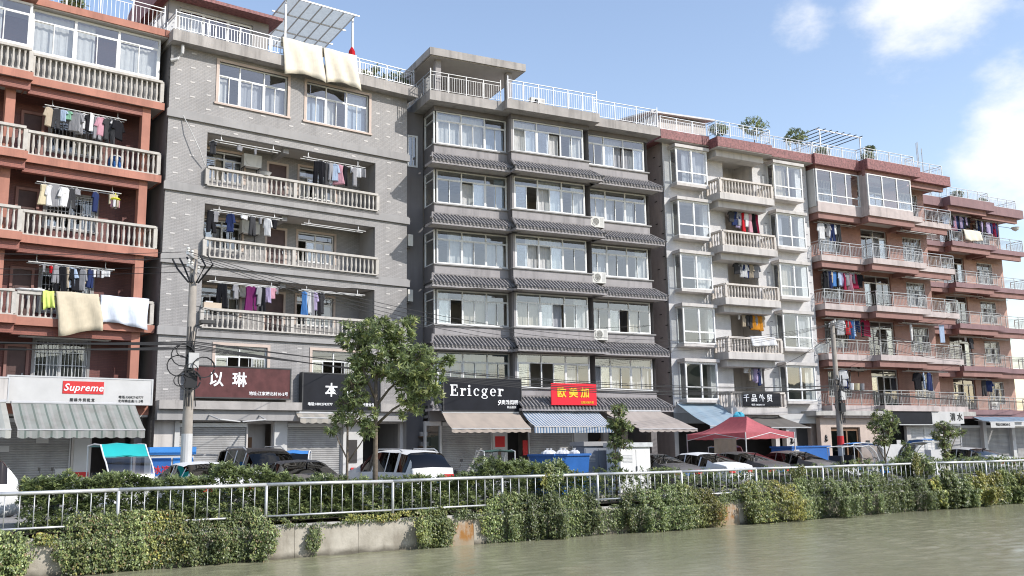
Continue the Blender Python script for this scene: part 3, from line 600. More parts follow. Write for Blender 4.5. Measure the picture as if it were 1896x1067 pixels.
# ---------------------------------------------------------------- orange building on the left
FL = [6.97, 10.06, 13.12, 16.18]                           # tops of the orange slab edges
B1 = 'the orange building'
b1 = on('b1', 'apartment_building', 'orange and red-tiled apartment building with grey balusters at the left edge', 'building', 0, 0, 0)
def b1_build(p):
    XL = -9.2; BK = 1.4
    S = [(-5.05, -.02, 0.0), (XL, -5.05, .4)]              # right section, left section standing .4 forward
    wins = []
    for f in FL[:3]: wins += [(-3.9, -2.05, f + .5 if f < 7 else f + .75, f + 2.1)]
    g = [(-3.95, -2.05, 4.9, 6.4)]
    wall('back_wall', m['redtileshade'], p, XL, -.47, 3.5, 19.1, BK, [(a, b, c, d) for a, b, c, d in wins + g] + [(-8.2, -6.9, f + .0, f + 2.0) for f in FL[:3]], .3)
    for a, b, c, d in wins + g:
        window(p, a, b, c, d, BK + .12, [(a + b) / 2], None, 'alu', cur=['curtain3', 'curtain2'], p_cur=.5); grille(p, a + .03, b - .03, c + .02, d - .02, BK - .02)
        MB().box(a - .1, a, BK - .03, BK + .05, c, d).box(b, b + .1, BK - .03, BK + .05, c, d).box(a - .1, b + .1, BK - .03, BK + .05, d, d + .1).box(a - .14, b + .14, BK - .06, BK + .05, c - .08, c).build('window_surround', m['greytrim'], p)
    for f in FL[:3] + [GZ + 3.75]: door(p, -4.9, -4.25, f + .02, f + 2.05, BK - .06, 'wood', 'redbrown')
    interior(p, XL, -.5, GZ, 19.1, BK + .3, BK + 2.4, [4.0] + FL)
    box('side_wall', m['darkgrey'], p, XL, -.46, BK + 2.4, 12, GZ, 19.1)
    MB().quad((-.465, BK, GZ), (-.465, 12, GZ), (-.465, 12, 19.1), (-.465, BK, 19.1)).build('gable_wall', m['darkgrey'], p)
    for i, f in enumerate(FL):
        for a, b, v in S:
            e = .1 if b > -1 else 0
            mb = MB().box(a, b, -v - .02, BK - .01, f - .22, f); mb.build('balcony_slab', m['ceil'], p)
            MB().box(a, b, -v - .05, -v - .021, f - .27, f + .03).box(b, b + .03, -v - .05, BK, f - .27, f + .03).build('slab_edge', m['orange'], p)
            MB().box(a, b - .45 + (0 if v == 0 else .45), -v + .17, -v + .4, f - .6, f - .222).build('brick_beam', m['redtile'], p)
            z1 = f + .98
            pts = [(a + .08, -v + .06), (b - .08, -v + .06)]
            if v == 0: pts.append((b - .08, BK - .1))
            balustrade(p, pts, f + .03, z1, .2, m['baluster'])
        for px in (-.79, -5.78): 
            if i < 3: box('pillar', m['orange'], p, px, px + .33, .16, .5, f + .03, FL[i + 1] - .222)
    box('pillar', m['orange'], p, -.79, -.46, .16, .5, 3.4, FL[0] - .222); box('pillar', m['orange'], p, -5.78, -5.45, .16, .5, 3.4, FL[0] - .222); box('shop_pier', m['darkgrey'], p, -.4, -.1, .5, .9, GZ, 3.4)
    # glazed top storey and roof slab
    f = FL[3]
    box('parapet_wall', m['greytrim'], p, -5.1, -.2, .2, .3, f, f + 1.0); box('parapet_wall', m['greytrim'], p, XL, -5.1, -.2, -.1, f, f + 1.0)
    window(p, -5.1, -.2, f + 1.02, 18.98, .14, [-3.5, -1.85], 18.53, fw=.09, cur=['curtain'], p_cur=1, p_open=0); window(p, -8.8, -5.16, f + 1.02, 18.98, -.28, [-7.0], 18.53, fw=.09, cur=['curtain'], p_cur=1, p_open=0)
    MB().box(-.29, -.21, .22, BK, f + 1, 18.98).build('side_panel', m['white'], p)
    box('roof_slab', m['ceil'], p, XL, 0, -.1, 12, 19.0, 19.05); MB().box(-5.05, .05, -.16, 12, 19.052, 19.34).box(XL, -5.05, -.56, 12, 19.052, 19.34).build('roof_edge', m['orange'], p)
    railing(p, [(-9, -.3), (-5.2, -.3), (-5.2, .1), (-.1, .1), (-.1, 5)], 19.34, 20.35, m['alu'], 1.2, .16, ends=.12)
    box('rooftop_hut', m['cream'], p, -9, -4.5, 3, 8, 19.35, 21.4)
    # shop front below
    box('lintel', m['orange'], p, XL, -.02, .1, BK, 3.5, 3.95); box('balcony_floor', m['concrete'], p, XL, -.02, -.1, BK, 3.95, 4.02)
    shutter(p, -6.9, -2.75, GZ, 3.2, .5); box('shop_pier', m['cream'], p, -2.68, -1.98, .4, .8, GZ, 3.5); box('soffit', m['concrete'], p, XL, -.05, .1, 3, 3.42, 3.5)
    box('poster', m['whitepaint'], p, -2.6, -2.05, .37, .4, 1.2, 2.6); box('poster_strip', m['redpaint'], p, -2.6, -2.05, .36, .37, 1.2, 1.38)
    for i, (x, z) in enumerate(((-5.2, 2.15), (-3.9, 2.45), (-3.2, 1.3))): box('notice', m['whitepaint'], p, x, x + .42, .465, .475, z, z + .22)
    box('alley_shade', m['dark'], p, -1.95, -.1, 3.0, 3.2, GZ, 3.45)  # near-black sheet paints the darkness of the alley
b1_build(b1)
sign('b1', 'shop_sign', 'white shop sign with a red box reading Supreme above striped awning', -5.13, -.1, 3.9, 4.8, -.4, m['whitepaint'],
     [('1层服饰', -2.25 + .1, .55, .01, 'text_k', 0)][:0] + [('服装外贸批发', .0, .1, .13, 'text_k', .001, dict(space=1.3)), ('电话:15052743777', 1.75, .24, .12, 'text_k', 0), ('北村商业街11-2号', 1.75, .09, .12, 'text_k', 0)], border='alu', depth=.3)
s_ = on('b1', 'logo_panel', 'red rectangular logo panel with white word Supreme on the white sign', 'sign', -2.6, -.418, 4.25)
MB().box(-.72, .72, 0, .016, -.02, .44).build('panel', m['redpaint'], s_); letters(text_me('Supreme', .37, m['text_w'], .004, .006, .25, space=1.06), .1, s_, (0, -.01, .2))
m['aw1'] = stripes('grey_green_stripe_cloth', [(0, (.34, .36, .34)), (.40, (.17, .21, .19)), (.56, (.34, .36, .34)), (.8, (.40, .40, .385))], .42, dirt=.5)
awning('b1', 'striped grey-green awning below the white Supreme sign', -5.0, -.7, .42, 1.7, 3.86, 2.9, m['aw1'], .27)
m['aw0'] = stripes('pale_stripe_cloth', [(0, (.5, .5, .46)), (.5, (.4, .42, .4))], .4, dirt=.4)
awning('b1', 'pale awning cut by the left edge of the picture', -8.8, -5.25, .82, 2.0, 3.86, 2.9, m['aw0'], .27)
sign('b1', 'shop_sign', 'cream blank shop sign at the extreme left edge', -8.9, -5.2, 3.95, 4.7, -.75, m['cream'], border='alu', depth=.2)
drape('b1', 'quilt', 'beige quilted blanket over the lowest orange balcony rail', -3.66, -2.12, -.02, 7.98, 6.5, 7.5, fabric('beige_quilt', (.54, .47, .35), .0, .1, .2), .04, .03, var=3, skew=.08)
drape('b1', 'bed_sheet', 'white and pale blue bed sheet over the lowest orange balcony rail', -2.08, -.28, -.02, 7.98, 6.88, 7.5, fabric('white_blue_sheet', (.66, .70, .78), .02, .1, .3), .015, .09, 'sheet', 5)
drape('b1', 'shirt', 'bright yellow and white shirt over the lowest orange balcony rail', -4.12, -3.7, -.02, 7.97, 7.33, 7.6, fabric('yellow_shirt', (.68, .78, .22), .2), .015, .06, 'clothes', 7)
for i, x in enumerate((-4.75, -4.3)):
    t = on('b1', 'pillow', f'white pillow airing on the lowest orange balcony rail, {("left", "right")[i]} of two', 'pillow', x, .05, 7.95)
    MB().grid([[(.3 * math.cos(a) * math.cos(b) * 1.05, .17 * math.sin(a) * math.cos(b), .08 + .08 * math.sin(b)) for a in np.linspace(0, 2 * math.pi, 13)] for b in np.linspace(-math.pi / 2, math.pi / 2, 7)]).build('cushion', fab('white'), t, smooth=True)
t = on('b1', 'plastic_barrel', 'blue plastic barrel on the third balcony of the orange building', 'barrel', -1.6, .7, FL[2])
MB().lathe([(.24, 0), (.27, .1), (.28, .35), (.27, .6), (.22, .68)], 14).build('drum', m['bluepaint'], t, smooth=True); MB().lathe([(.23, .68), (.23, .73)], 14).build('lid', m['whitepaint'], t)
def rods1(i): return FL[i] + 2.2
laundry('b1', 'top open orange balcony', (-4.4, -1.35, .35, rods1(2)), [(-4.2, 'shirt', 'beige'), (-3.75, 'top', 'pale blue', .35, .4), (-3.3, 'shirt', 'grey'), (-2.95, 'top', 'white'), (-2.65, 'towel', 'white', .22, .65), (-2.25, 'shirt', 'pink'), (-1.95, 'trousers', 'charcoal'), (-1.65, 'shirt', 'black'), (-3.55, 'top', 'green', .3, .3)])
laundry('b1', 'middle open orange balcony', (-4.5, -1.4, .35, rods1(1)), [(-4.2, 'dress', 'cream', .5, .7), (-3.85, 'towel', 'grey', .3, .8), (-3.45, 'shirt', 'white'), (-3.05, 'underwear', 'grey'), (-1.7, 'underwear', 'cream', .3, .35)])
laundry('b1', 'lowest open orange balcony', (-4.6, -1.5, .35, rods1(0)), [(-4.05, 'sock', 'grey'), (-3.8, 'sock', 'red'), (-3.45, 'trousers', 'black', .5), (-3.15, 'shirt', 'pale blue'), (-2.85, 'shirt', 'black', .6, .8), (-2.55, 'top', 'beige', .2, .5), (-2.25, 'sock', 'white'), (-2.1, 'sock', 'grey'), (-1.95, 'sock', 'white'), (-1.8, 'underwear', 'white')])
laundry('b1', 'orange first-floor terrace', (-4.7, -1.5, .35, 6.35), [])
# basket-like hanging planter
t = on('b1', 'sock_hanger', 'yellow-green plastic sock hanger at right of middle orange balcony', 'hanger', -1.62, .35, rods1(1) - .32)
MB().lathe([(.14, 0), (.2, .05), (.16, .1), (.05, .12), (.02, .3)], 10).build('ring', fab('yellow'), t); 
for i in range(6): a = i * 1.05; link('sock', garment_me('sock', ['pink', 'white', 'beige'][i % 3], i % 3, .1, .3), t, (.13 * math.cos(a), .13 * math.sin(a), .01))

# ---------------------------------------------------------------- grey tiled building
b2 = on('b2', 'apartment_building', 'light grey tiled apartment building with white accent tiles and long baluster balconies', 'building', 0, 0, 0)
B2 = 'the grey tiled building'
BAL = [(12.95, 15.28), (9.95, 12.22), (7.0, 9.24)]         # balcony openings
def b2_build(p):
    X0, X1 = -.12, 11.16
    w5 = [(1.92, 5.03, 16.66, 18.5), (5.94, 9.09, 16.66, 18.5)]; w1 = [(2.17, 4.4, 4.75, 6.34), (6.44, 8.67, 4.75, 6.34)]
    bo = [(1.52, 9.46, a, b) for a, b in BAL]; gr = [(.95, 3.72, GZ, 3.24), (3.78, 4.86, GZ, 3.2), (5.5, 8.05, GZ, 3.24), (9.1, 11.0, GZ, 3.22)]
    wall('front_wall', m['greytile'], p, X0, X1, 3.3, 18.78, 0, w5 + w1 + bo, .22)
    wall('shop_wall', m['cream'], p, X0, X1, GZ, 3.3, .3, gr, .2)
    accents(p, X0, X1, 4.2, 18.7, 0, w5 + w1 + bo + [(X0, X1, a, a + .36) for a in (15.64, 12.57, 9.58, 6.66)] + [(1.1, 5.3, 4.2, 5.45), (5.85, 9.6, 3.7, 5.35)], 'accent', .62, .63, (.2, .055))
    MB().quad((X0, 0, GZ), (X0, 12, GZ), (X0, 12, 18.78), (X0, 0, 18.78)).build('side_wall', m['darkgrey'], p); MB().quad((X1, 0, GZ), (X1, 12, GZ), (X1, 12, 18.78), (X1, 0, 18.78)).build('side_wall', m['greytrim'], p)
    for z in (16.0, 12.93, 9.93, 7.0):                     # string courses
        MB().box(X0 - .05, X1 + .05, -.07, -.001, z - .05, z).box(X0 - .08, X1 + .1, -.11, -.001, z - .36, z - .05).build('string_course', m['greytrim'], p)
    box('roof_slab', m['slab'], p, -.22, 11.44, -.5, 12, 18.76, 19.25)
    for i, (a, b, c, d) in enumerate(w5):
        x = [2.88, 3.98] if i == 0 else [6.95, 7.98]
        window(p, a, b, c, d, .1, x, 17.92, cur=['curtain', 'curtain3', 'curtain4'], p_cur=.85, p_open=.0)
        MB().box(a - .12, a, -.03, .05, c, d).box(b, b + .12, -.03, .05, c, d).box(a - .12, b + .12, -.03, .05, d, d + .12).box(a - .18, b + .15, -.07, .05, c - .08, c).build('window_surround', m['pinkstone'], p)
    for i, (a, b, c, d) in enumerate(w1):
        window(p, a, b, c, d, .1, [(a + b) / 2 - .05], 5.9, cur=['curtain3'], p_cur=.25, opened=((0, 1), (1, 0))); grille(p, a + 1.45, b - .1, c + .1, 5.88, .06, 'galv', .11)
        MB().box(a - .12, a, -.03, .05, c, d).box(b, b + .12, -.03, .05, c, d).box(a - .12, b + .12, -.03, .05, d, d + .12).build('window_surround', m['pinkstone'], p)
    BK = 1.5
    for i, (a, b) in enumerate(BAL):
        hs = [(2.0, 3.7, a + .75, b - .25), (4.85, 5.75, a, a + 1.95), (6.35, 8.15, a + .6, b - .3)]
        wall('balcony_back_wall', m['greytile'], p, 1.3, 9.7, a - .3, b + .3, BK, hs, .25)
        MB().quad((1.52, .22, a), (1.52, BK, a), (1.52, BK, b), (1.52, .22, b)).build('balcony_side_wall', m['greytrim'], p); MB().quad((9.46, .22, a), (9.46, .22, b), (9.46, BK, b), (9.46, BK, a)).build('balcony_side_wall', m['greytrim'], p)
        box('balcony_slab', m['ceil'], p, 1.3, 9.7, .222, BK, a - .2, a - .02); box('balcony_ceiling', m['ceil'], p, 1.3, 9.7, .222, BK, b + .02, b + .1)
        box('ceiling_beam', m['greytrim'], p, 5.0, 5.25, .23, BK, b - .22, b + .02)
        window(p, *hs[0], BK + .1, [2.85], a + 1.75 if i < 2 else a + 1.6, cur=['curtain3', 'curtain2'], p_cur=.5, opened=((0, 1),)); window(p, *hs[2], BK + .1, [7.25], a + 1.6, cur=['curtain', 'curtain3'], p_cur=.6, opened=((0, 0),))
        door(p, 4.88, 5.72, a, a + 1.93, BK + .02, 'wood', 'pinkstone')
        for q in (hs[0], hs[2]): MB().box(q[0] - .1, q[0], BK - .03, BK + .05, q[2], q[3]).box(q[1], q[1] + .1, BK - .03, BK + .05, q[2], q[3]).box(q[0] - .1, q[1] + .1, BK - .03, BK + .05, q[3], q[3] + .1).build('window_surround', m['pinkstone'], p)
        balustrade(p, [(1.52, -.12), (5.42, -.12), (9.5, -.12)], a - .01, a + .82, .215, m['baluster'])
        boxc('corbel', m['greytrim'], p, (5.5, -.06, a - .09), (8.2, .1, .14))
    interior(p, X0, X1, GZ, 18.78, 1.76, 4.2, [3.9, 6.8, 9.75, 12.75, 15.75])
    # ledge and fascia over the shops
    MB().box(X0, 5.78, -.5, 0, 3.72, 4.05).box(9.55, 10.97, -.5, 0, 3.722, 4.05).box(5.78, 9.55, -.3, 0, 3.721, 4.04).build('ledge', m['slab'], p)
    box('fascia', m['greytrim'], p, X0, 10.97, -.3, .25, 3.3, 3.715)
    shutter(p, .97, 3.7, GZ, 3.05, .38); shutter(p, 5.52, 8.03, GZ, 3.05, .38)
    for x in (.75, 4.9): box('shop_pier', m['whitepaint'], p, x, x + .2 + .38 * (x > 2), .22, .3, GZ, 3.29)
    box('booth_wall', m['whitepaint'], p, 8.08, 9.05, .2, .29, GZ, 3.29); box('booth_window', m['dark'], p, 8.3, 8.75, .17, .2, 1.5, 2.5); box('booth_notice', m['redpaint'], p, 8.45, 8.85, .15, .17, 1.0, 1.3)
    box('shop_back', m['cream'], p, 3.7, 4.9, 1.2, 1.3, GZ, 3.3); box('poster', m['brown'], p, 3.85, 4.3, 1.15, 1.19, 2.2, 2.65); box('low_window', m['black'], p, 3.85, 4.5, .9, 1.1, 1.3, 2.1); box('notice', fab('pink'), p, 4.5, 4.8, .33, .35, 1.6, 2.0)  # the black box stands for a dark low window
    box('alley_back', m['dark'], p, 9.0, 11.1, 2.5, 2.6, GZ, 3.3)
    # roof: penthouse, railing, steel canopy with translucent sheets
    wall('penthouse_wall', m['greytrim'], p, .1, 4.6, 19.25, 21.35, 1.3, [(.55, 3.85, 19.6, 21.1)], .2)
    window(p, .55, 3.85, 19.6, 21.1, 1.4, [1.65, 2.75], None, cur=['curtain'], p_cur=.5, p_open=0)
    MB().quad((.1, 1.3, 19.25), (.1, 8, 19.25), (.1, 8, 21.35), (.1, 1.3, 21.35)).quad((4.6, 1.3, 19.25), (4.6, 1.3, 21.35), (4.6, 8, 21.35), (4.6, 8, 19.25)).quad((.3, 3.5, 19.25), (4.4, 3.5, 19.25), (4.4, 3.5, 21.35), (.3, 3.5, 21.35)).build('penthouse_side', m['greytrim'], p)
    MB().prismx([(.6, 21.35), (.6, 21.5), (4.5, 23.0), (8.6, 21.5), (8.6, 21.35)], -.3, 5.0).build('penthouse_roof', m['redgrain'], p)
    railing(p, [(-.1, 3), (-.1, -.38), (5.4, -.38)], 19.25, 20.05, m['steel'], 1.25, .13, ends=.1); railing(p, [(5.4, -.38), (11.3, -.38), (11.3, 3)], 19.25, 20.05, m['steel'], 1.4, .13, ends=.1)
    cv = MB(); zc = 22.2
    for x in (5.1, 8.5):
        for y in (.6, 4.2): cv.box(x - .04, x + .04, y - .04, y + .04, 19.25, zc + (.5 if y < 1 else 0) - .25)
    for x in np.linspace(5.1, 8.5, 7): cv.tube([(x, .3, zc + .3), (x, 4.5, zc - .3)], .035, 4)
    for y in (.3, 1.7, 3.1, 4.5): zz = zc + .3 - .6 * (y - .3) / 4.2; cv.tube([(4.9, y, zz - .02), (8.7, y, zz - .02)], .04, 4)
    c = cv.build('roof_canopy_frame', m['alu'], p)
    for i in range(6):
        a = 5.1 + i * .5667; link('roof_sheet', MB().quad((a + .01, .3, zc + .345), (a + .555, .3, zc + .345), (a + .555, 4.5, zc - .255), (a + .01, 4.5, zc - .255)).mesh(m['poly']), c)
    box('roof_hut', m['whitepaint'], p, 9.2, 10.7, 2.5, 5, 19.25, 20.9)
    # thin drain and hose on the upper left wall
    MB().tube([(.25, -.3, 18.7), (.25, -.28, 18.35), (.1, -.2, 18.1), (-.16, -.12, 18.0)], .07, 8).build('drain_spout', m['whitepaint'], p)
    MB().tube([(.35, -.03, 16.0), (.7, -.25, 15.2), (1.1, -.3, 14.4), (1.42, -.14, 13.8)], .02, 5).build('hose', m['whitepaint'], p)
b2_build(b2)
m['signmaroon'] = plain('maroon_sign_face', (.10, .035, .035), .45, .3, 3, .2, spec=.25); m['signblack'] = plain('black_sign_face', (.011, .012, .017), .5, .3, 2, spec=.2); m['signred'] = plain('red_banner', (.72, .012, .03), .5, .1)
sign('b2', 'shop_sign', 'maroon shop sign with two white characters on the grey building', 1.12, 5.28, 4.21, 5.42, -.37, m['signmaroon'], [('以  琳', -.6, .68, .62, 'text_w', .012), ('地址:江家塘北村10-2号', 1.15, .17, .17, 'text_w', .002)], border='iron', depth=.3)
sign('b2', 'shop_sign', 'black shop sign half hidden behind the street tree', 5.88, 9.56, 3.76, 5.3, -.37, m['signblack'], [('本  色', -.05, .82, .62, 'text_w', .01), ('电话:18012743777', -1.05, .24, .15, 'text_w', .002), ('北村七组营业部', 1.05, .24, .15, 'text_w', .002)], border='iron', depth=.3)
m['aw2'] = stripes('old_cream_cloth', [(0, (.5, .46, .4)), (.5, (.42, .4, .36))], .5, dirt=.5)
awning('b2', 'short folded cream awning under the black sign behind the tree', 5.6, 8.6, .32, .75, 3.62, 3.42, m['aw2'], .2, arm=False)
for i, x in enumerate((1.9, 4.0)):
    t = on('b2', 'folding_awning_frame', f'white folded awning arm under the maroon sign, {("left", "right")[i]} one', 'awning frame', x, -.3, 3.5)
    s = 1 if i == 0 else -1
    MB().tube([(0, 0, 0), (s * .1, -.9, -.2)], .035, 6).build('upper_arm', m['whitepaint'], t); MB().tube([(s * .1, -.9, -.2), (s * 1.0, -.75, -.28)], .03, 6).build('fore_arm', m['whitepaint'], t)
qm = fabric('cream_quilt', (.70, .64, .53), .0, .1, .2)
drape('b2', 'quilt', 'large plain cream quilt over the grey rooftop railing', 4.53, 6.45, -.40, 20.06, 18.4, 19.7, qm, .02, .035, var=11, skew=.03)
drape('b2', 'quilt', 'dotted cream quilt over the grey rooftop railing, right of the plain one', 6.5, 8.2, -.40, 20.06, 18.42, 19.7, qm, .02, .06, var=12, skew=.04)
t = on('b2', 'folded_umbrella', 'red folded cloth standing on the grey rooftop', 'cloth', 8.35, .35, 19.27); MB().lathe([(.05, 0), (.16, .3), (.2, .9), (.14, 1.4), (.03, 1.6)], 8).build('cloth', fab('red'), t)
laundry('b2', 'top grey balcony, left', (1.85, 4.75, -.05, 15.0), [(2.9, 'underwear', 'grey'), (1.75, 'top', 'charcoal', .3, .5), (3.6, 'sock', 'grey')], lift=.3); laundry('b2', 'top grey balcony, right', (5.8, 8.9, -.05, 14.95), [(6.55, 'trousers', 'black', .5), (6.95, 'dress', 'charcoal', .35), (7.55, 'dress', 'pink', .5, .8), (7.35, 'shirt', 'pale blue', .4), (8.2, 'sock', 'white'), (8.5, 'underwear', 'white', .3, .4), (8.75, 'underwear', 'grey', .3, .35)], lift=.3)
laundry('b2', 'middle grey balcony, left', (1.85, 4.9, -.05, 12.0), [(1.8, 'trousers', 'black', .5, .8), (1.98, 'top', 'grey', .25, .4), (3.2, 'underwear', 'white', .4, .15), (3.9, 'sock', 'grey'), (4.55, 'top', 'black', .3, .35)], lift=.25); laundry('b2', 'middle grey balcony, right', (5.9, 8.95, -.05, 11.95), [], lift=.25)
laundry('b2', 'lowest grey balcony, left', (1.8, 4.85, -.05, 9.0), [(2.35, 'trousers', 'black', .5, .95), (3.5, 'dress', 'purple', .35, .95), (3.7, 'trousers', 'purple', .3), (4.0, 'shirt', 'grey'), (4.1, 'trousers', 'black', .3), (4.5, 'top', 'pink', .4, .45), (4.75, 'sock', 'grey')], lift=.25); laundry('b2', 'lowest grey balcony, right', (5.85, 8.95, -.05, 8.95), [(6.0, 'dress', 'blue', .3, .95), (6.3, 'trousers', 'grey', .35), (6.6, 'trousers', 'black', .35), (6.8, 'top', 'charcoal', .3, .8)], lift=.25)
for nm, x, z in (('top', 3.95, 14.0), ('middle', 3.95, 11.0), ('lowest', 3.95, 8.15)): ac_unit('b2', f'air conditioner unit on the {nm} grey balcony wall', x, 1.2, z + .45)
for i, (x, z) in enumerate(((11.3, 11.6), (11.3, 8.9))): ac_unit('b2', f'air conditioner on the right side wall of the grey building, {("upper", "lower")[i]}', 11.46, .55, z, R(90))
t = on('b2', 'basin', 'white wash basin on the top grey balcony rail', 'basin', 4.05, -.12, 13.77); MB().lathe([(.16, 0), (.26, .14), (.27, .14), (.25, .12)], 14).build('bowl', m['whitepaint'], t)
t = on('b2', 'storage_box', 'cream cardboard box on the lowest grey balcony rail', 'box', 2.0, -.1, 7.82); MB().box(-.42, .3, -.1, .12, 0, .22).build('carton', plain('cardboard', (.55, .45, .35), .8), t); boxc('flap', fab('white'), t, (-.2, 0, .25), (.3, .15, .05))
for i in range(7): 
    t = on('b2', 'potted_plant', f'potted plant on the grey rooftop behind the railing, {ORD[i]} from left', 'plant', 9.0 + i * .36, .15, 19.25, 'rooftop plants'); 
    MB().lathe([(.1, 0), (.14, .22), (.12, .22)], 8).build('pot', m['orange'], t); POTS = globals().setdefault('POTS', []); POTS.append(t)
# ---------------------------------------------------------------- dark grey building with tiled eaves
b3 = on('b3', 'apartment_building', 'dark grey apartment building with tiled eaves between its rows of windows', 'building', 0, 0, 0)
SILL = [16.5, 13.58, 10.66, 7.75, 4.84]
SEC = [(.13, 4.0, 0.0, [1.56, 2.82], .26, 3.98), (4.0, 8.45, .5, [5.45, 6.8], 4.13, 8.15), (8.45, 12.4, 0.0, [9.69, 10.91], 8.5, 12.22)]
def eave(p, a, b, v, zt, zb, out, el=.35, er=.35):
    """pent roof of curved tiles: wall line a..b at offset v, edge out beyond"""
    y0, y1 = -v, -v - out
    o = MB().add([(a, y0, zt), (b, y0, zt), (b + er, y1, zb), (a - el, y1, zb), (a, y0, zt - .12), (b, y0, zt - .12), (b + er, y1, zb - .05), (a - el, y1, zb - .05)],
                 [(0, 1, 2, 3)[::-1], (3, 2, 6, 7)[::-1], (0, 3, 7, 4)[::-1], (1, 5, 6, 2)[::-1]]).build('eave', m['iron'], p)  # near-black pan puts the shade between the ribs into its colour
    mb = MB(); sp = .19; nn = int((b + er - a + el) / sp); N = Vector((0, -(zt - zb), out)).normalized(); sl = math.hypot(out, zt - zb)
    for i in range(nn + 1):
        x = a - el + .05 + i * sp
        # start of the rib on the slope (hips at both ends)
        f0 = 0.0
        if x < a: f0 = (a - x) / el
        if x > b: f0 = (x - b) / er
        f0 = min(max(f0, 0), .97); k = 4
        prev = None
        for j in range(k):
            f, g = f0 + (1 - f0) * j / k, f0 + (1 - f0) * (j + 1) / k
            P = [Vector((x, y0 + (y1 - y0) * q, zt + (zb - zt) * q)) for q in (f, g)]
            r = (.07, .056)
            v_ = []
            for P_, r_ in zip(P, r):
                for aa in (0, 60, 120, 180): v_.append(tuple(P_ + Vector((math.cos(R(aa)) * r_, 0, 0)) + N * (math.sin(R(aa)) * r_ + .008 * (r_ > .055))))
            mb.add(v_, [(0, 1, 5, 4)[::-1], (1, 2, 6, 5)[::-1], (2, 3, 7, 6)[::-1], (4, 5, 6, 7)[::-1]])
        dr = P[1] + Vector((0, -.012, -.03)); mb.cbox(dr, (.08, .02, .08))
    mb.build('roof_tiles', m['rooftile'], o, kind='stuff')
    for X, s in ((a, -el), (b, er)):
        if abs(s) > .1: MB().tube([(X, y0, zt + .05), (X + s, y1, zb + .06), (X + s * 1.12, y1 - .05, zb + .12)], .06, 6).build('hip_ridge', m['rooftile'], o)
    MB().tube([(a, y0 - .03, zt + .03), (b, y0 - .03, zt + .03)], .05, 6).build('ridge_course', m['rooftile'], o)
    MB().box(a - el + .02, b + er - .02, y1 + .02, y1 + .12, zb - .17, zb - .055).box(a - el + .02, a - el + .1, y1 + .12, 0, zb - .17, zb - .055).box(b + er - .1, b + er - .02, y1 + .12, 0, zb - .17, zb - .055).build('eave_board', m['midgrey'], o)
    MB().box(a - el + .1, b + er - .1, y1 + .12, 0, zb - .14, zb - .06).build('soffit', m['ceil'], o)
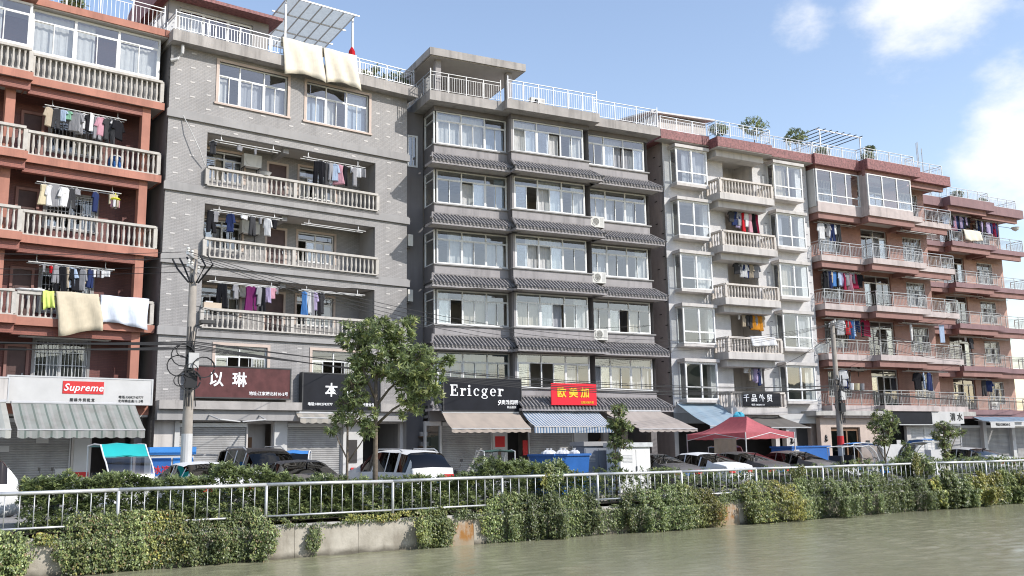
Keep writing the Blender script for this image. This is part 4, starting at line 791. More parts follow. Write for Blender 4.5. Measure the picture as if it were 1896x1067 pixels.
def b3_build(p):
    for fi, s in enumerate(SILL):
        top = s + 1.64; nxt = SILL[fi - 1] if fi else None
        for si, (a, b, v, cuts, wa, wb) in enumerate(SEC):
            bot = s - .56 if fi < 4 else 4.02
            mat = 'midgrey'
            box('spandrel', m[mat], p, a, b, -v, -v + .2, bot, s - .06)
            box('window_sill', m['greytrim'], p, a - .06, b + (.08 if si != 1 else .06), -v - .07, -v + .2, s - .06, s)
            hz = (18.47 if fi == 0 else nxt - 1.2)
            box('lintel', m['darkgrey'], p, a - .02, b + .02, -v - .05, -v + .2, top, hz)
            gl = 'glassb' if (fi == 4 and si == 0) else 'glass'
            cur = [['curtain', 'curtain4'], ['curtain'], ['curtain', 'curtain3']][si] if fi != 3 else ['curtain3', 'curtain', 'curtain2']
            window(p, wa, wb, s + .002, top, -v + .03, cuts, s + 1.2, gl=gl, cur=cur, p_cur=.88 if fi else .92, p_open=.16)
            if si == 0: window_side(p, s, top)
            if fi < 4: eave(p, a - (.1 if si == 0 else 0), b, v, s - .54, s - 1.08, .9 if si != 1 else .85, .4 if si == 0 else .25, .3)
        # walls closing the stepped bays
        MB().quad((4.0, -.5, s - .8), (4.0, 0, s - .8), (4.0, 0, top + .3), (4.0, -.5, top + .3)).build('bay_side', m['darkgrey'], p); MB().quad((8.45, 0, s - .8), (8.45, -.5, s - .8), (8.45, -.5, top + .3), (8.45, 0, top + .3)).build('bay_side', m['darkgrey'], p)
        MB().box(3.985, 4.12, -.47, -.3, s, top).build('corner_post', m['midgrey'], p)
        MB().quad((12.4, 0, s - .8), (12.4, 1.3, s - .8), (12.4, 1.3, top + .3), (12.4, 0, top + .3)).build('bay_end', m['darkgrey'], p)
    eave(p, 4.0, 8.45, .5, 4.42, 3.9, .85, .1, .3); eave(p, 8.45, 12.4, 0, 4.42, 3.9, .9, .2, .4); eave(p, .03, 4.0, 0, 4.42, 3.9, .9, .4, .1)
    box('beam', m['darkgrey'], p, -.1, 12.4, .05, .3, 3.3, 4.02)
    interior(p, .15, 12.38, GZ, 18.5, .25, 3.4, [3.6, 6.55, 9.45, 12.4, 15.3])
    box('body', m['darkgrey'], p, -.75, 12.2, 3.45, 14, GZ, 18.4); box('set_back_wall', m['darkgrey'], p, -.75, .1, 1.35, 3.45, GZ, 18.4)
    window(p, -.72, -.2, 15.6, 17.2, 1.3, [], None, cur=None, p_open=0)
    # roof slab in three steps, railing, covered corner terrace
    MB().box(-.38, 3.45, -.72, 14, 18.372, 18.84).box(3.45, 8.72, -1.22, 14, 18.37, 18.84).box(8.72, 12.82, -.72, 14, 18.373, 18.84).build('roof_slab', m['slab'], p)
    MB().box(-.4, 4.72, -.82, 5.5, 20.58, 20.95).build('terrace_roof', m['slab'], p); box('terrace_ceiling', m['ceil'], p, -.3, 4.62, -.72, 5.4, 20.55, 20.579)
    for x, y in ((.05, -.4), (3.85, -.4), (.05, 4.5), (3.85, 4.5)): box('terrace_pillar', m['midgrey'], p, x, x + .28, y, y + .28, 18.84, 20.55)
    box('terrace_back_wall', m['cream'], p, .3, 3.9, 4.6, 4.75, 18.84, 20.55); MB().lathe([(.02, 20.4), (.22, 20.44), (.22, 20.54)], 14, (1.9, 1.2)).build('ceiling_lamp', m['whitepaint'], p)
    railing(p, [(-.3, 4), (-.3, -.62), (3.4, -.62)], 18.84, 19.82, m['rail'], .95, .12, ends=.15); railing(p, [(3.55, -1.12), (8.62, -1.12)], 18.84, 19.85, m['steel'], .88, .13, ends=.2); railing(p, [(8.7, -.62), (12.72, -.62), (12.72, 4)], 18.84, 19.82, m['steel'], 1.3, .13, ends=.15)
    # ground floor
    MB().box(-.3, -.2, .2, .35, GZ, 3.3).box(.45, .53, .2, .35, GZ, 3.3).box(-.2, .45, .2, .35, 3.1, 3.3).build('door_frame', m['alu'], p); link('glass_door', MB().quad((-.2, .28, GZ), (.45, .28, GZ), (.45, .28, 3.1), (-.2, .28, 3.1)).mesh(m['glass']), p)
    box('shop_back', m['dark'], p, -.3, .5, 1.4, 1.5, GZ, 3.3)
    for i in range(5): box('shelf', m['brown'], p, -.2, .45, .9, 1.3, .8 + i * .45, .84 + i * .45); box('goods', [m['greytrim'], m['whitepaint'], m['black']][i % 3], p, -.15, .35 - .05 * i, .95, 1.2, .84 + i * .45, 1.04 + i * .45)
    shutter(p, .58, 3.05, GZ, 3.1, .3); box('poster_panel', m['whitepaint'], p, 3.12, 3.9, .2, .3, GZ, 3.3)
    for i, (dx, z, w_, h_) in enumerate(((.1, 2.1, .5, .5), (.25, 1.5, .15, .5), (.3, 1.0, .2, .3))): box('poster_print', [m['redpaint'], m['brown'], m['redpaint']][i], p, 3.15 + dx, 3.15 + dx + w_, .18, .199, z, z + h_)
    box('doorway_back', m['dark'], p, 3.9, 5.04, 1.3, 1.4, GZ, 3.3); box('notice', m['redpaint'], p, 4.75, 5.0, .25, .3, 1.7, 2.4)
    shutter(p, 5.1, 7.45, GZ, 3.1, .3); box('pier', m['whitepaint'], p, 7.52, 8.3, .15, .4, GZ, 3.3); box('meter_box', m['iron'], p, 7.75, 8.0, .1, .15, 1.8, 2.1)
    box('pier', m['greytrim'], p, 9.2, 9.5, .15, .4, GZ, 3.3); box('pier', m['darkgrey'], p, 12.0, 12.35, .05, .4, GZ, 3.3); box('shop_back', m['dark'], p, 8.3, 12, 2.2, 2.3, GZ, 3.3); box('shop_floor', m['pave'], p, -.5, 12.3, -.4, 3, GZ - .02, GZ + .06)
    MB().prism([(9.9, GZ), (10.6, GZ), (10.6, 1.9), (10.5, 2.25), (10.25, 2.5), (10.0, 2.25), (9.9, 1.9)], 2.1, 2.19).build('arched_door', m['brown'], p)
def window_side(p, s, top):                                # glazed return of the left bay
    MB().box(.13, .2, .08, .15, s, top).box(.13, .2, 1.2, 1.28, s, top).box(.13, .2, .15, 1.2, s, s + .05).box(.13, .2, .15, 1.2, top - .05, top).box(.13, .2, .15, 1.2, s + 1.18, s + 1.22).build('side_window', m['white'], p)
    w = bpy.data.objects[p.children[-1].name]
    link('pane', MB().quad((.165, .15, s + .05), (.165, 1.2, s + .05), (.165, 1.2, top - .05), (.165, .15, top - .05)).mesh(m['glass']), p)
    box('bay_return', m['darkgrey'], p, .131, .19, .2, 1.34, s - .8, s - .002); box('bay_return', m['darkgrey'], p, .131, .19, .2, 1.34, top + .002, top + .3)
b3_build(b3)
ES = sign('b3', 'shop_sign', 'black shop sign reading Ericger in white letters', .16, 4.02, 3.73, 5.17, -1.0, m['signblack'], [('奥雅阁明', 1.35, .38, .22, 'text_w', .003), ('精品服装', 1.45, .16, .12, 'text_w', 0), ('9', .78, .36, .34, 'text_w', .004, dict(sh=.3))], border='iron', depth=.25)
letters(serif_word('Ericger', .5, m['text_w']), .5, ES, (-.3, -.012, .92))
sign('b3', 'shop_sign', 'red banner sign with three yellow characters', 5.42, 7.9, 4.0, 5.02, -1.42, m['signred'], [('欧 美 加', -.05, .56, .5, 'text_y', .012), ('主营女装外贸', .7, .12, .12, 'text_y', .001)], depth=.06)
m['aw3'] = stripes('peach_cloth', [(0, (.53, .45, .38)), (.5, (.51, .435, .37))], .5, dirt=.2); m['aw4'] = stripes('blue_white_stripe_cloth', [(0, (.66, .67, .68)), (.5, (.16, .25, .38))], .15, dirt=.15); m['aw5'] = stripes('faded_pink_cloth', [(0, (.52, .46, .42)), (.5, (.5, .44, .4))], .5, dirt=.25)
awning('b3', 'peach awning under the black Ericger sign', .08, 3.92, .95, 2.6, 3.64, 2.9, m['aw3'], .15, skew=-.25); awning('b3', 'blue and white striped awning under the red sign', 4.06, 8.25, .95, 2.6, 3.74, 2.98, m['aw4'], .3, scallop=False, skew=-.2); awning('b3', 'faded pale pink awning right of the striped one', 8.5, 11.9, .95, 2.7, 3.74, 2.85, m['aw5'], .12, skew=.9)
for i, (x, z) in enumerate(((8.95, 13.12), (8.95, 10.24), (8.95, 7.3))): ac_unit('b3', f'air conditioner below the right-hand windows of the dark grey building, {("top", "middle", "lowest")[i]} of three', x, -.2, z)
ac_unit('b3', 'air conditioner standing on the dark grey rooftop', 5.6, -.3, 18.9)
# ---------------------------------------------------------------- white tiled building with bay windows
b4 = on('b4', 'apartment_building', 'white tiled apartment building with boxed bay windows and central baluster balconies', 'building', 0, 0, 0)
def b4_build(p):
    X0, X1 = .28, 10.82; ST = 2.935; opn = []; bays = []
    for i in range(5): d = i * ST; opn.append((4.45, 6.63, 15.72 - d, 18.13 - d)); bays += [(.85, 2.8, 16.15 - d, 18.1 - d), (7.85, 9.85, 16.15 - d, 18.1 - d)]
    wall('front_wall', m['whitetile'], p, X0, X1, 3.75, 18.5, 0, opn + bays, .22)
    MB().quad((X0, 0, GZ), (X0, 12, GZ), (X0, 12, 18.5), (X0, 0, 18.5)).build('side_wall', m['browntile'], p); MB().quad((X1, 0, GZ), (X1, 0, 18.5), (X1, 12, 18.5), (X1, 12, GZ)).build('side_wall', m['whitetile'], p)
    accents(p, X0, X1, 3.9, 18.4, 0, [(a - .1, b + .1, c - .4, d + .3) for a, b, c, d in bays] + [(3.1, 7.1, c - .6, d) for a, b, c, d in opn], 'accentd', .62, .72, (.2, .05), 2)
    for k in range(22): boxc('accent_tile', m['black'], p, (X0 - .004, .25 + (k % 2) * .5, 4.6 + k * .63), (.012, .2, .05))
    for i in range(5):
        d = i * ST
        for q, (xa, xb) in enumerate(((.72, 2.9), (7.72, 9.95))):
            zb, zt = 16.0 - d, 18.3 - d; V = .6
            MB().box(xa, xb, -V, 0, zb, zb + .16).build('bay_base', m['cream'], p); MB().box(xa - .08, xb + .08, -V - .08, 0, zt - .17, zt).build('bay_cap', m['cream'], p)
            w = window(p, xa + .02, xb - .02, zb + .16, zt - .17, -V + .03, [(xa + xb) / 2], zb + .78, low=True, cur=['curtain', 'curtain3', 'curtain2'], p_cur=.5, p_open=0, fw=.08, single=True)
            for x in (xa + .03, xb - .08): MB().box(x, x + .05, -V + .1, -.001, zb + .16, zb + .22).box(x, x + .05, -V + .1, -.001, zt - .23, zt - .17).box(x, x + .05, -.06, -.001, zb + .22, zt - .23).build('bay_side_frame', m['white'], p); link('pane', MB().quad((x + .025, -V + .1, zb + .22), (x + .025, -.06, zb + .22), (x + .025, -.06, zt - .23), (x + .025, -V + .1, zt - .23)).mesh(m['glass']), w)
        f = 15.72 - d; bz = 15.36 - d
        MB().box(3.15, 7.06, -1.2, 0, bz, f).build('balcony_slab', m['cream'], p); MB().box(3.32, 6.72, -.82, 0, bz - .36, bz).build('balcony_beam', m['cream'], p)
        balustrade(p, [(3.25, -.02), (3.25, -1.1), (6.96, -1.1), (6.96, -.02)], f, 16.57 - d, .215, m['balusterb'], None, True, .18, 1.05)
        wall('loggia_back', m['cream'], p, 4.3, 6.8, f - .3, 18.3 - d, 1.5, [(4.6, 5.5, f, f + 2.1)], .2); window(p, 4.6, 5.5, f + .02, f + 2.1, 1.58, [], f + 1.7, cur=['curtain3'], p_open=.3)
        MB().quad((4.45, .22, f), (4.45, 1.5, f), (4.45, 1.5, 18.13 - d), (4.45, .22, 18.13 - d)).build('loggia_side', m['cream'], p); MB().quad((6.63, .22, f), (6.63, 1.5, f), (6.63, 1.5, 18.13 - d), (6.63, .22, 18.13 - d)).build('loggia_side', m['cream'], p)
        box('loggia_ceiling', m['ceil'], p, 4.3, 6.8, .22, 1.6, 18.135 - d, 18.2 - d); box('loggia_floor', m['concrete'], p, 4.3, 6.8, .0, 1.6, f - .1, f - .005)
    MB().box(3.33, 6.75, -.82, 0, 17.9, 18.29).build('balcony_beam', m['cream'], p)
    interior(p, X0 + .02, X1 - .02, 3.9, 18.5, 1.75, 4.5, [4.1, 7.0, 9.9, 12.85, 15.8])
    MB().box(-.22, 3.1, -.62, 12, 18.5, 19.02).box(3.1, 7.05, -1.3, 12, 18.31, 18.86).box(7.05, 10.96, -.62, 12, 18.502, 19.02).build('parapet', m['redgrain'], p)
    MB().box(-.22, 3.08, -.58, 0, 18.47, 18.499).box(3.12, 7.03, -1.27, 0, 18.27, 18.309).box(7.07, 10.94, -.58, 0, 18.47, 18.501).build('parapet_soffit', m['ceil'], p)
    railing(p, [(-.15, 3), (-.15, -.5), (3.12, -.5), (3.12, -1.2), (7.0, -1.2), (7.0, -.5), (10.9, -.5)], 18.98, 19.78, m['steel'], 1.1, .14)
    box('rooftop_room', m['cream'], p, 2.3, 5.9, 3, 6.5, 19.02, 21.35); MB().add([(1.6, 2.6, 21.3), (6.3, 2.6, 21.45), (6.3, 7, 22.0), (1.6, 7, 22.0), (1.6, 2.6, 21.4), (6.3, 2.6, 21.55), (6.3, 7, 22.1), (1.6, 7, 22.1)], [(0, 3, 2, 1), (4, 5, 6, 7), (0, 1, 5, 4), (1, 2, 6, 5), (2, 3, 7, 6), (3, 0, 4, 7)]).build('rooftop_room_roof', m['shutterw'], p)
    # shops
    for x in (.3, 4.0, 7.25, 8.05, 9.9): box('pier', m['cream' if x < 9 else 'pinkstone'], p, x, x + (.28 if x < 8 else .75), .05, .4, GZ, 3.75)
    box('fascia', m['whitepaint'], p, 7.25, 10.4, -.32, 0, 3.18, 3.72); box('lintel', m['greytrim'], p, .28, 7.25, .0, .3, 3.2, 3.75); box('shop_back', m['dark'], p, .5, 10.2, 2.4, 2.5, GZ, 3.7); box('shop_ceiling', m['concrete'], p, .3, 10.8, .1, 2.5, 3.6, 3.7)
    box('glass_front', m['dark'], p, 8.82, 9.88, .3, .34, GZ, 2.9); box('door_panel', m['black'], p, 8.35, 8.75, .02, .05, .6, 1.6); MB().lathe([(.02, 2.05), (.13, 2.15), (.05, 2.3), (.1, 2.38), (.02, 2.5)], 7, (8.42, .03)).build('emblem', m['black'], p)
    for i in range(4): box('shelf', m['brown'], p, 1.0 + i * .8, 1.7 + i * .8, 1.6, 2.2, GZ, 1.4 + .2 * (i % 2))
b4_build(b4)
sign('b4', 'balcony_banner', 'black banner with four white characters tied to the lowest white balcony', 3.95, 6.55, 4.05, 4.78, -1.235, m['signblack'], [('千 品 外 贸', -.28, .42, .42, 'text_w', .006), ('电话 13852041117', -.3, .08, .12, 'text_w', .001)], depth=.03, cat='banner')
drape('b4', 'towel', 'white cloth draped over a white balcony rail two floors above the banner', 4.75, 6.55, -1.1, 7.79, 7.32, 7.5, fab('white'), .02, .06, 'towel', 21)
S4 = 2.935
def rod4(i): return 18.0 - S4 * i
laundry('b4', 'second white balcony from the top', (4.5, 6.55, -.35, rod4(1)), [(4.6, 'top', 'charcoal'), (4.85, 'shirt', 'navy'), (5.2, 'shirt', 'grey'), (5.45, 'dress', 'red', .35), (5.7, 'shirt', 'white', .4), (5.95, 'dress', 'pink', .35), (6.2, 'dress', 'black', .35), (6.4, 'dress', 'maroon', .3)], lift=.2)
laundry('b4', 'middle white balcony', (4.5, 6.55, -.35, rod4(2)), [(4.8, 'top', 'charcoal'), (5.25, 'shirt', 'white'), (5.45, 'shirt', 'navy', .5), (6.1, 'shirt', 'grey')], lift=.2)
laundry('b4', 'fourth white balcony from the top', (4.5, 6.55, -.35, rod4(3)), [(4.75, 'sock', 'white'), (5.4, 'top', 'charcoal'), (5.75, 'dress', 'orange', .35, .7), (6.05, 'shirt', 'orange', .4, .7), (6.3, 'dress', 'orange', .25, .75), (6.45, 'top', 'beige', .25)], lift=.2)
laundry('b4', 'lowest white balcony', (4.5, 6.55, -.35, rod4(4)), [(4.95, 'sock', 'white'), (5.15, 'underwear', 'white', .3, .25), (5.45, 'top', 'grey', .4), (5.8, 'shirt', 'lilac', .4), (6.1, 'towel', 'white', .2, .8)], lift=.2)
m['aw6'] = stripes('sky_blue_cloth', [(0, (.34, .45, .54)), (.5, (.37, .47, .55))], .8, dirt=.2); m['aw7'] = stripes('grey_brown_cloth', [(0, (.20, .185, .17)), (.5, (.19, .175, .16))], .8, dirt=.3)
awning('b4', 'pale blue awning left of the red tent', .35, 3.2, .2, 2.5, 4.22, 3.0, m['aw6'], .22, skew=.25); awning('b4', 'grey-brown awning right of the red tent', 4.2, 7.0, .4, 2.3, 3.66, 2.92, m['aw7'], .06, scallop=False, skew=.6)
# ---------------------------------------------------------------- two red-brown buildings with stepped open balconies
LV = [4.2, 7.15, 10.07, 13.0, 15.93]
def stepped(key, p, xs, wallm, beamm, lipm, parm, glazed, x_end, oleft):
    """xs = (left end, start of forward middle section, its end, right end); balconies on five floors"""
    xa, xb, xc, xd = xs; BK = 1.3; V = .6
    def ring(i): return [(xa, 0), (xb, 0), (xb, -V), (xc, -V), (xc, 0), (xd, 0)]
    wl = [(xb - 2.4, xb - .55), (xb + 1.25, xb + 3.6), (xb + 5.0, xb + 6.7)]
    hol = []
    for f in LV: hol += [(wl[0][0], wl[0][1], f + .55, f + 2.1), (wl[1][0], wl[1][1], f + .02, f + 2.3), (wl[2][0], wl[2][1], f + .5, f + 2.1)]
    wall('back_wall', m[wallm], p, xa - .9 if oleft else xa - 6, x_end, GZ + 3.6, 18.6, BK, hol, .25)
    for fi, f in enumerate(LV):
        a, b, c, d = hol[fi * 3]; window(p, a, b, c, d, BK + .1, [(a + b) / 2], f + 1.6, 'alu', cur=['curtain3'], p_cur=.4); grille(p, a + .03, b - .03, c + .03, d - .03, BK - .015)
        a, b, c, d = hol[fi * 3 + 1]; window(p, a, b, c, d, BK + .1, [(a + b) / 2], f + 1.85, 'alu', cur=['curtain3', 'curtain2'], p_cur=.25, opened=((1, 0),) if fi % 2 else ((0, 1),), name='glazed_door')
        a, b, c, d = hol[fi * 3 + 2]; window(p, a, b, c, d, BK + .1, [(a + b) / 2], f + 1.6, 'alu', cur=['curtain3'], p_cur=.25); grille(p, a + .03, b - .03, c + .03, d - .03, BK - .015)
    interior(p, xa, x_end - .05, 3.9, 18.5, BK + .25, BK + 2.6, LV)
    box('body', m['pinktile'], p, xa - (.88 if oleft else 6), x_end - .002, BK + 2.65, 13, GZ, 18.6); MB().quad((x_end, BK, GZ), (x_end, BK, 18.6), (x_end, BK + 4, 18.6), (x_end, BK + 4, GZ)).build('side_wall', m['pinktile'], p)
    for fi, f in enumerate(LV + [18.97]):
        top = fi == 5; lh = .34 if not top else .52; mat_l = m[parm if top else lipm]; e = .14 if top else 0
        for q, (a, b, v) in enumerate(((xa, xb, 0), (xb, xc, V), (xc, xd, 0))):
            a_ = a - (e if q == 0 else 0); b_ = b + (e if q == 2 else 0)
            box('parapet' if top else 'slab_edge', mat_l, p, a_, b_ + (.28 if q == 1 else 0), -v - e, BK - .01 if not top else 13, f - lh + q * .002, f + (0 if not top else .12))
            if fi > 0:
                MB().box(a + .1 - (.1 if q else 0), b - (.35 if q == 1 else .3 if q == 2 else 0), -v + .12, -v + .34, f - lh - .36, f - lh).box(a + .1, a + .32, -v + .34, BK, f - lh - .358, f - lh - .001).build('beam', m[beamm], p)
                box('balcony_ceiling', m['ceil'], p, a + .3, b - .02, -v + .35, BK, f - lh - .05, f - lh - .003)
        if fi > 0: box('cross_beam', m[beamm], p, xc - .6, xc - .35, -V + .35, BK, f - lh - .34, f - lh - .06)
        if not top:
            rm = m['steel'] if fi in (2, 3, 4) else m['rail']
            if glazed and fi == 4: railing(p, [(xc + .05, -.05), (xd - .06, -.05), (xd - .06, BK)], f, f + .88, m['steel'], 1.2, .12)
            else: railing(p, [(xa + .06, BK), (xa + .06, .05), (xb - .0, .05), (xb + .06, -V + .06), (xc + .02, -V + .06), (xc + .03, .05), (xd - .06, .05), (xd - .06, BK)], f, f + .86, rm, 1.25, .12)
    railing(p, [(xa, 3), (xa, .1), (xb + .05, .1), (xb + .05, -V + .1), (xc, -V + .1), (xc, .1), (xd - .3, .1), (xd - .3, 4)], 19.09, 19.82, m['galv'], 1.1, .14)
b5 = on('b5', 'apartment_building', 'red-brown apartment building with stepped steel-railed balconies and glazed top corner', 'building', 0, 0, 0)
stepped('b5', b5, (1.28, 4.87, 9.28, 13.0), 'orangetile', 'redbrown', 'lip', 'redgrain', True, 12.2, True)
def glaze(p, a, b, y, f, cuts):
    mb = MB(); z0, z1 = f + .27, 18.2; xs = [a + .04, *cuts, b - .04]
    for x in xs: mb.box(x - .04, x + .04, y, y + .07, z0, z1)
    for q, r_ in zip(xs, xs[1:]): mb.box(q + .04, r_ - .04, y + .004, y + .066, z0, z0 + .06).box(q + .04, r_ - .04, y + .004, y + .066, z1 - .06, z1).box(q + .04, r_ - .04, y + .004, y + .066, f + .74, f + .8)
    w = mb.build('glazing', m['white'], p)
    for q, r_ in zip(xs, xs[1:]):
        link('pane', pane_me(r_ - q - .08, z1 - f - .86, m['glass']), w, ((q + r_) / 2, y + .035, f + .8)); link('pane', pane_me(r_ - q - .08, .41, m['glass']), w, ((q + r_) / 2, y + .035, f + .33))
    box('apron_wall', m['lip'], p, a, b, y - .01, y + .1, f + .002, f + .27)
glaze(b5, 1.3, 4.9, .02, LV[4], [2.53, 3.75]); glaze(b5, 4.92, 8.75, -.58, LV[4], [6.2, 7.48])
box('return_panel', m['lip'], b5, 4.88, 4.95, -.5, .0, LV[4], 18.2); box('return_panel', m['whitepaint'], b5, 1.22, 1.28, .1, 1.28, LV[4], 18.2)
def b5_shops(p):
    box('lintel', m['lip'], p, .3, 5.3, -.3, .3, 3.48, 3.86); box('soffit', m['concrete'], p, -.5, 13, -.5, 1.3, 3.6, 3.86)
    wall('shop_wall', m['pinkstone'], p, .25, 5.3, GZ, 3.48, 0, [(1.05, 3.35, GZ, 2.95)], .3); MB().box(1.05, 1.15, .12, .2, GZ, 2.9).box(3.2, 3.35, .12, .2, GZ, 2.9).box(1.15, 3.2, .12, .2, 2.75, 2.9).box(2.35, 2.45, .12, .2, GZ, 2.75).build('shop_frame', m['brown'], p)
    link('shop_glass', MB().quad((1.1, .17, GZ), (3.3, .17, GZ), (3.3, .17, 2.8), (1.1, .17, 2.8)).mesh(m['cglass']), p); box('shop_back', m['dark'], p, .3, 12.9, 2.4, 2.5, GZ, 3.6)
    box('notice', m['black'], p, 3.75, 4.05, -.03, 0, 1.9, 2.2); MB().lathe([(.02, 2.15), (.11, 2.25), (.05, 2.36), (.08, 2.42), (.02, 2.55)], 7, (.62, -.03)).build('emblem', m['black'], p)
    for x in (5.3, 7.25, 10.1): box('pier', m['cream'], p, x, x + (.35), .0, .35, GZ, 3.6)
    MB().box(5.65, 7.25, .2, .25, GZ, 3.1).build('dark_glazing', m['cglass'], p); box('poster', m['whitepaint'], p, 6.5, 6.85, .15, .19, 1.5, 2.2); box('poster_strip', m['redpaint'], p, 6.5, 6.85, .14, .15, 1.4, 1.55)
    shutter(p, 7.75, 9.0, GZ, 3.1, .25, 'shutterw'); shutter(p, 9.12, 10.05, GZ, 3.1, .25, 'shutterw'); shutter(p, 10.5, 12.3, GZ, 3.0, .25, 'shutter')
b5_shops(b5)
sign('b5', 'shop_sign', 'black blank shop sign with pale edges under the red-brown building', 5.4, 8.9, 3.1, 3.9, -.52, m['signblack'], border='alu', depth=.2)
sign('b5', 'shop_sign', 'white shop sign with two dark characters under the red-brown building', 8.98, 11.8, 3.13, 3.86, -.52, m['whitepaint'], [('清 水', .72, .38, .5, 'text_k', .008)], depth=.2)
b6 = on('b6', 'apartment_building', 'mauve and pink apartment building with stepped balconies at the right edge', 'building', 0, 0, 0)
stepped('b6', b6, (-6.0, -.94, 3.55, 7.85), 'pinktile', 'redbrown', 'mauve', 'mauve', False, 7.05, False)
def b6_shops(p):
    box('shop_wall', m['cream'], p, -6, -.9, .1, .4, GZ, 3.8); box('soffit', m['mauve'], p, -6, 7.8, -.5, 1.3, 3.6, 3.86); box('shop_back', m['dark'], p, -1, 7.8, .8, .9, GZ, 3.6)
    for a, b in ((-.9, 1.25), (1.75, 4.3), (4.9, 7.5)): shutter(p, a, b, GZ, 3.0, .3, 'shutter')
    for x in (1.32, 4.38): box('pier', m['whitepaint'], p, x, x + .36, .05, .4, GZ, 3.6)
    box('notice', m['cream'], p, 4.43, 4.7, .02, .05, 2.1, 2.5)
b6_shops(b6)
m['aw8'] = stripes('slate_blue_cloth', [(0, (.26, .36, .47)), (.5, (.29, .38, .48))], .8, dirt=.2)
awning('b6', 'slate blue awning with printed valance, left of two at the right edge', -.4, 3.3, .4, 1.7, 3.75, 3.35, m['aw8'], 0); awning('b6', 'slate blue awning with printed valance, right of two at the right edge', 3.4, 7.6, .4, 1.5, 3.75, 3.4, m['aw8'], 0)
sign('b6', 'valance_sign', 'pale printed strip hanging from the left slate blue awning', -.3, 2.2, 2.95, 3.35, -1.72, m['whitepaint'], [('电话12388260-2', 0, .2, .22, 'text_k', .002)], depth=.02, cat='banner'); sign('b6', 'valance_sign', 'pale printed strip hanging from the right slate blue awning', 2.45, 6.8, 3.05, 3.4, -1.55, m['whitepaint'], [('服 装 加 工', 0, .17, .25, 'text_k', .004)], depth=.02, cat='banner')
# laundry
def rd(f): return LV[f] + 2.15
N5 = 'red-brown balcony'
FLN = ['lowest', 'second', 'third', 'fourth', 'top']
laundry('b5', f'{FLN[3]} {N5}, left', (1.7, 4.9, .55, rd(3)), [(2.0, 'shirt', 'white', .6, .85), (2.4, 'shirt', 'grey'), (2.85, 'trousers', 'navy', .4), (3.1, 'top', 'white', .25), (3.35, 'trousers', 'charcoal', .4)]); laundry('b5', f'{FLN[3]} {N5}, right', (8.3, 11.6, .1, rd(3)), [])
laundry('b5', f'{FLN[2]} {N5}, left', (1.7, 4.9, .45, rd(2)), [(1.95, 'dress', 'black', .5), (2.25, 'trousers', 'navy', .35), (2.7, 'shirt', 'blue', .6, .75), (3.15, 'shirt', 'pale blue'), (3.5, 'dress', 'maroon', .45), (3.95, 'dress', 'pink', .3), (4.35, 'dress', 'maroon', .6, .85), (4.7, 'shirt', 'black', .6)]); laundry('b5', f'{FLN[2]} {N5}, right', (8.4, 11.8, .1, rd(2)), [])
laundry('b5', f'{FLN[1]} {N5}, left', (1.7, 5.0, .45, rd(1)), [(2.85, 'shirt', 'white', .55, .8), (3.35, 'shirt', 'red', .6, .75), (3.75, 'trousers', 'blue', .35), (4.05, 'towel', 'pale blue', .25, .9), (4.45, 'top', 'grey', .3), (4.95, 'towel', 'maroon', .8, .85, .1)]); laundry('b5', f'{FLN[1]} {N5}, right', (8.0, 11.6, .3, rd(1)), [(8.75, 'shirt', 'white', .65, .85), (11.55, 'towel', 'pale blue', .4, .95, 0.0)])
laundry('b5', f'{FLN[0]} {N5}, left', (1.6, 5.1, .45, rd(0)), [(2.75, 'shirt', 'white', .6, .85), (3.0, 'trousers', 'navy', .3)]); laundry('b5', f'{FLN[0]} {N5}, right', (8.0, 11.8, .3, rd(0)), [(8.95, 'shirt', 'black', .7, .9), (9.5, 'shirt', 'pale blue', .55, .85), (10.0, 'trousers', 'navy', .5)])
N6 = 'mauve balcony'
laundry('b6', f'{FLN[4]} {N6}, left', (-.7, 2.3, .1, rd(4)), [(-.5, 'shirt', 'pale blue', .6), (.0, 'shirt', 'charcoal'), (.35, 'dress', 'pink', .4), (.75, 'trousers', 'navy'), (1.05, 'top', 'lilac', .4, .8), (1.4, 'trousers', 'black', .5), (1.8, 'shirt', 'black', .5)]); laundry('b6', f'{FLN[4]} {N6}, right', (2.8, 5.6, .45, rd(4)), [(3.3, 'top', 'grey'), (3.7, 'shirt', 'black', .6), (4.1, 'dress', 'charcoal', .4), (4.7, 'shirt', 'lilac', .6, .8), (5.2, 'trousers', 'maroon', .35), (5.5, 'trousers', 'navy', .3)])
for f in (2, 1, 0): laundry('b6', f'{FLN[f]} {N6}, left', (-.4, 2.7, .1, rd(f)), [] if f == 2 else ([(1.0, 'shirt', 'charcoal'), (.4, 'sock', 'white')] if f == 1 else [(1.9, 'trousers', 'charcoal'), (2.4, 'shirt', 'navy')]))
for f in (2, 1): laundry('b6', f'{FLN[f]} {N6}, right', (3.1, 6.0, .45, rd(f)), [])
drape('b6', 'quilt', 'pale cream quilt over the top mauve balcony railing', .35, 2.15, -.54, 16.8, 16.1, 16.4, qm, .03, .03, 'quilt', 31)
ac_unit('b5', 'air conditioner on the lowest red-brown balcony wall', 4.65, 1.0, 6.3); ac_unit('b5', 'air conditioner at the left end of the second red-brown balcony', 1.25, .6, 7.2, R(-30))
for x in (2.9, 6.9): ac_unit('b6', f'air conditioner on the lowest mauve balcony, {"left" if x < 4 else "right"} one', x, .2, 4.24)
for i, (x, c) in enumerate(((2.95, 'white'), (3.4, 'cream'), (3.8, 'grey'))):
    t = on('b5', 'plastic_bucket', f'{c} plastic bucket on the lowest red-brown balcony rail', 'bucket', x, .05, 4.6 + .48, 'balcony buckets'); t.location.z = 5.09; MB().lathe([(.1, -.02), (.14, .0), (.17, .38), (.15, .38)], 12).build('pail', fab(c), t)
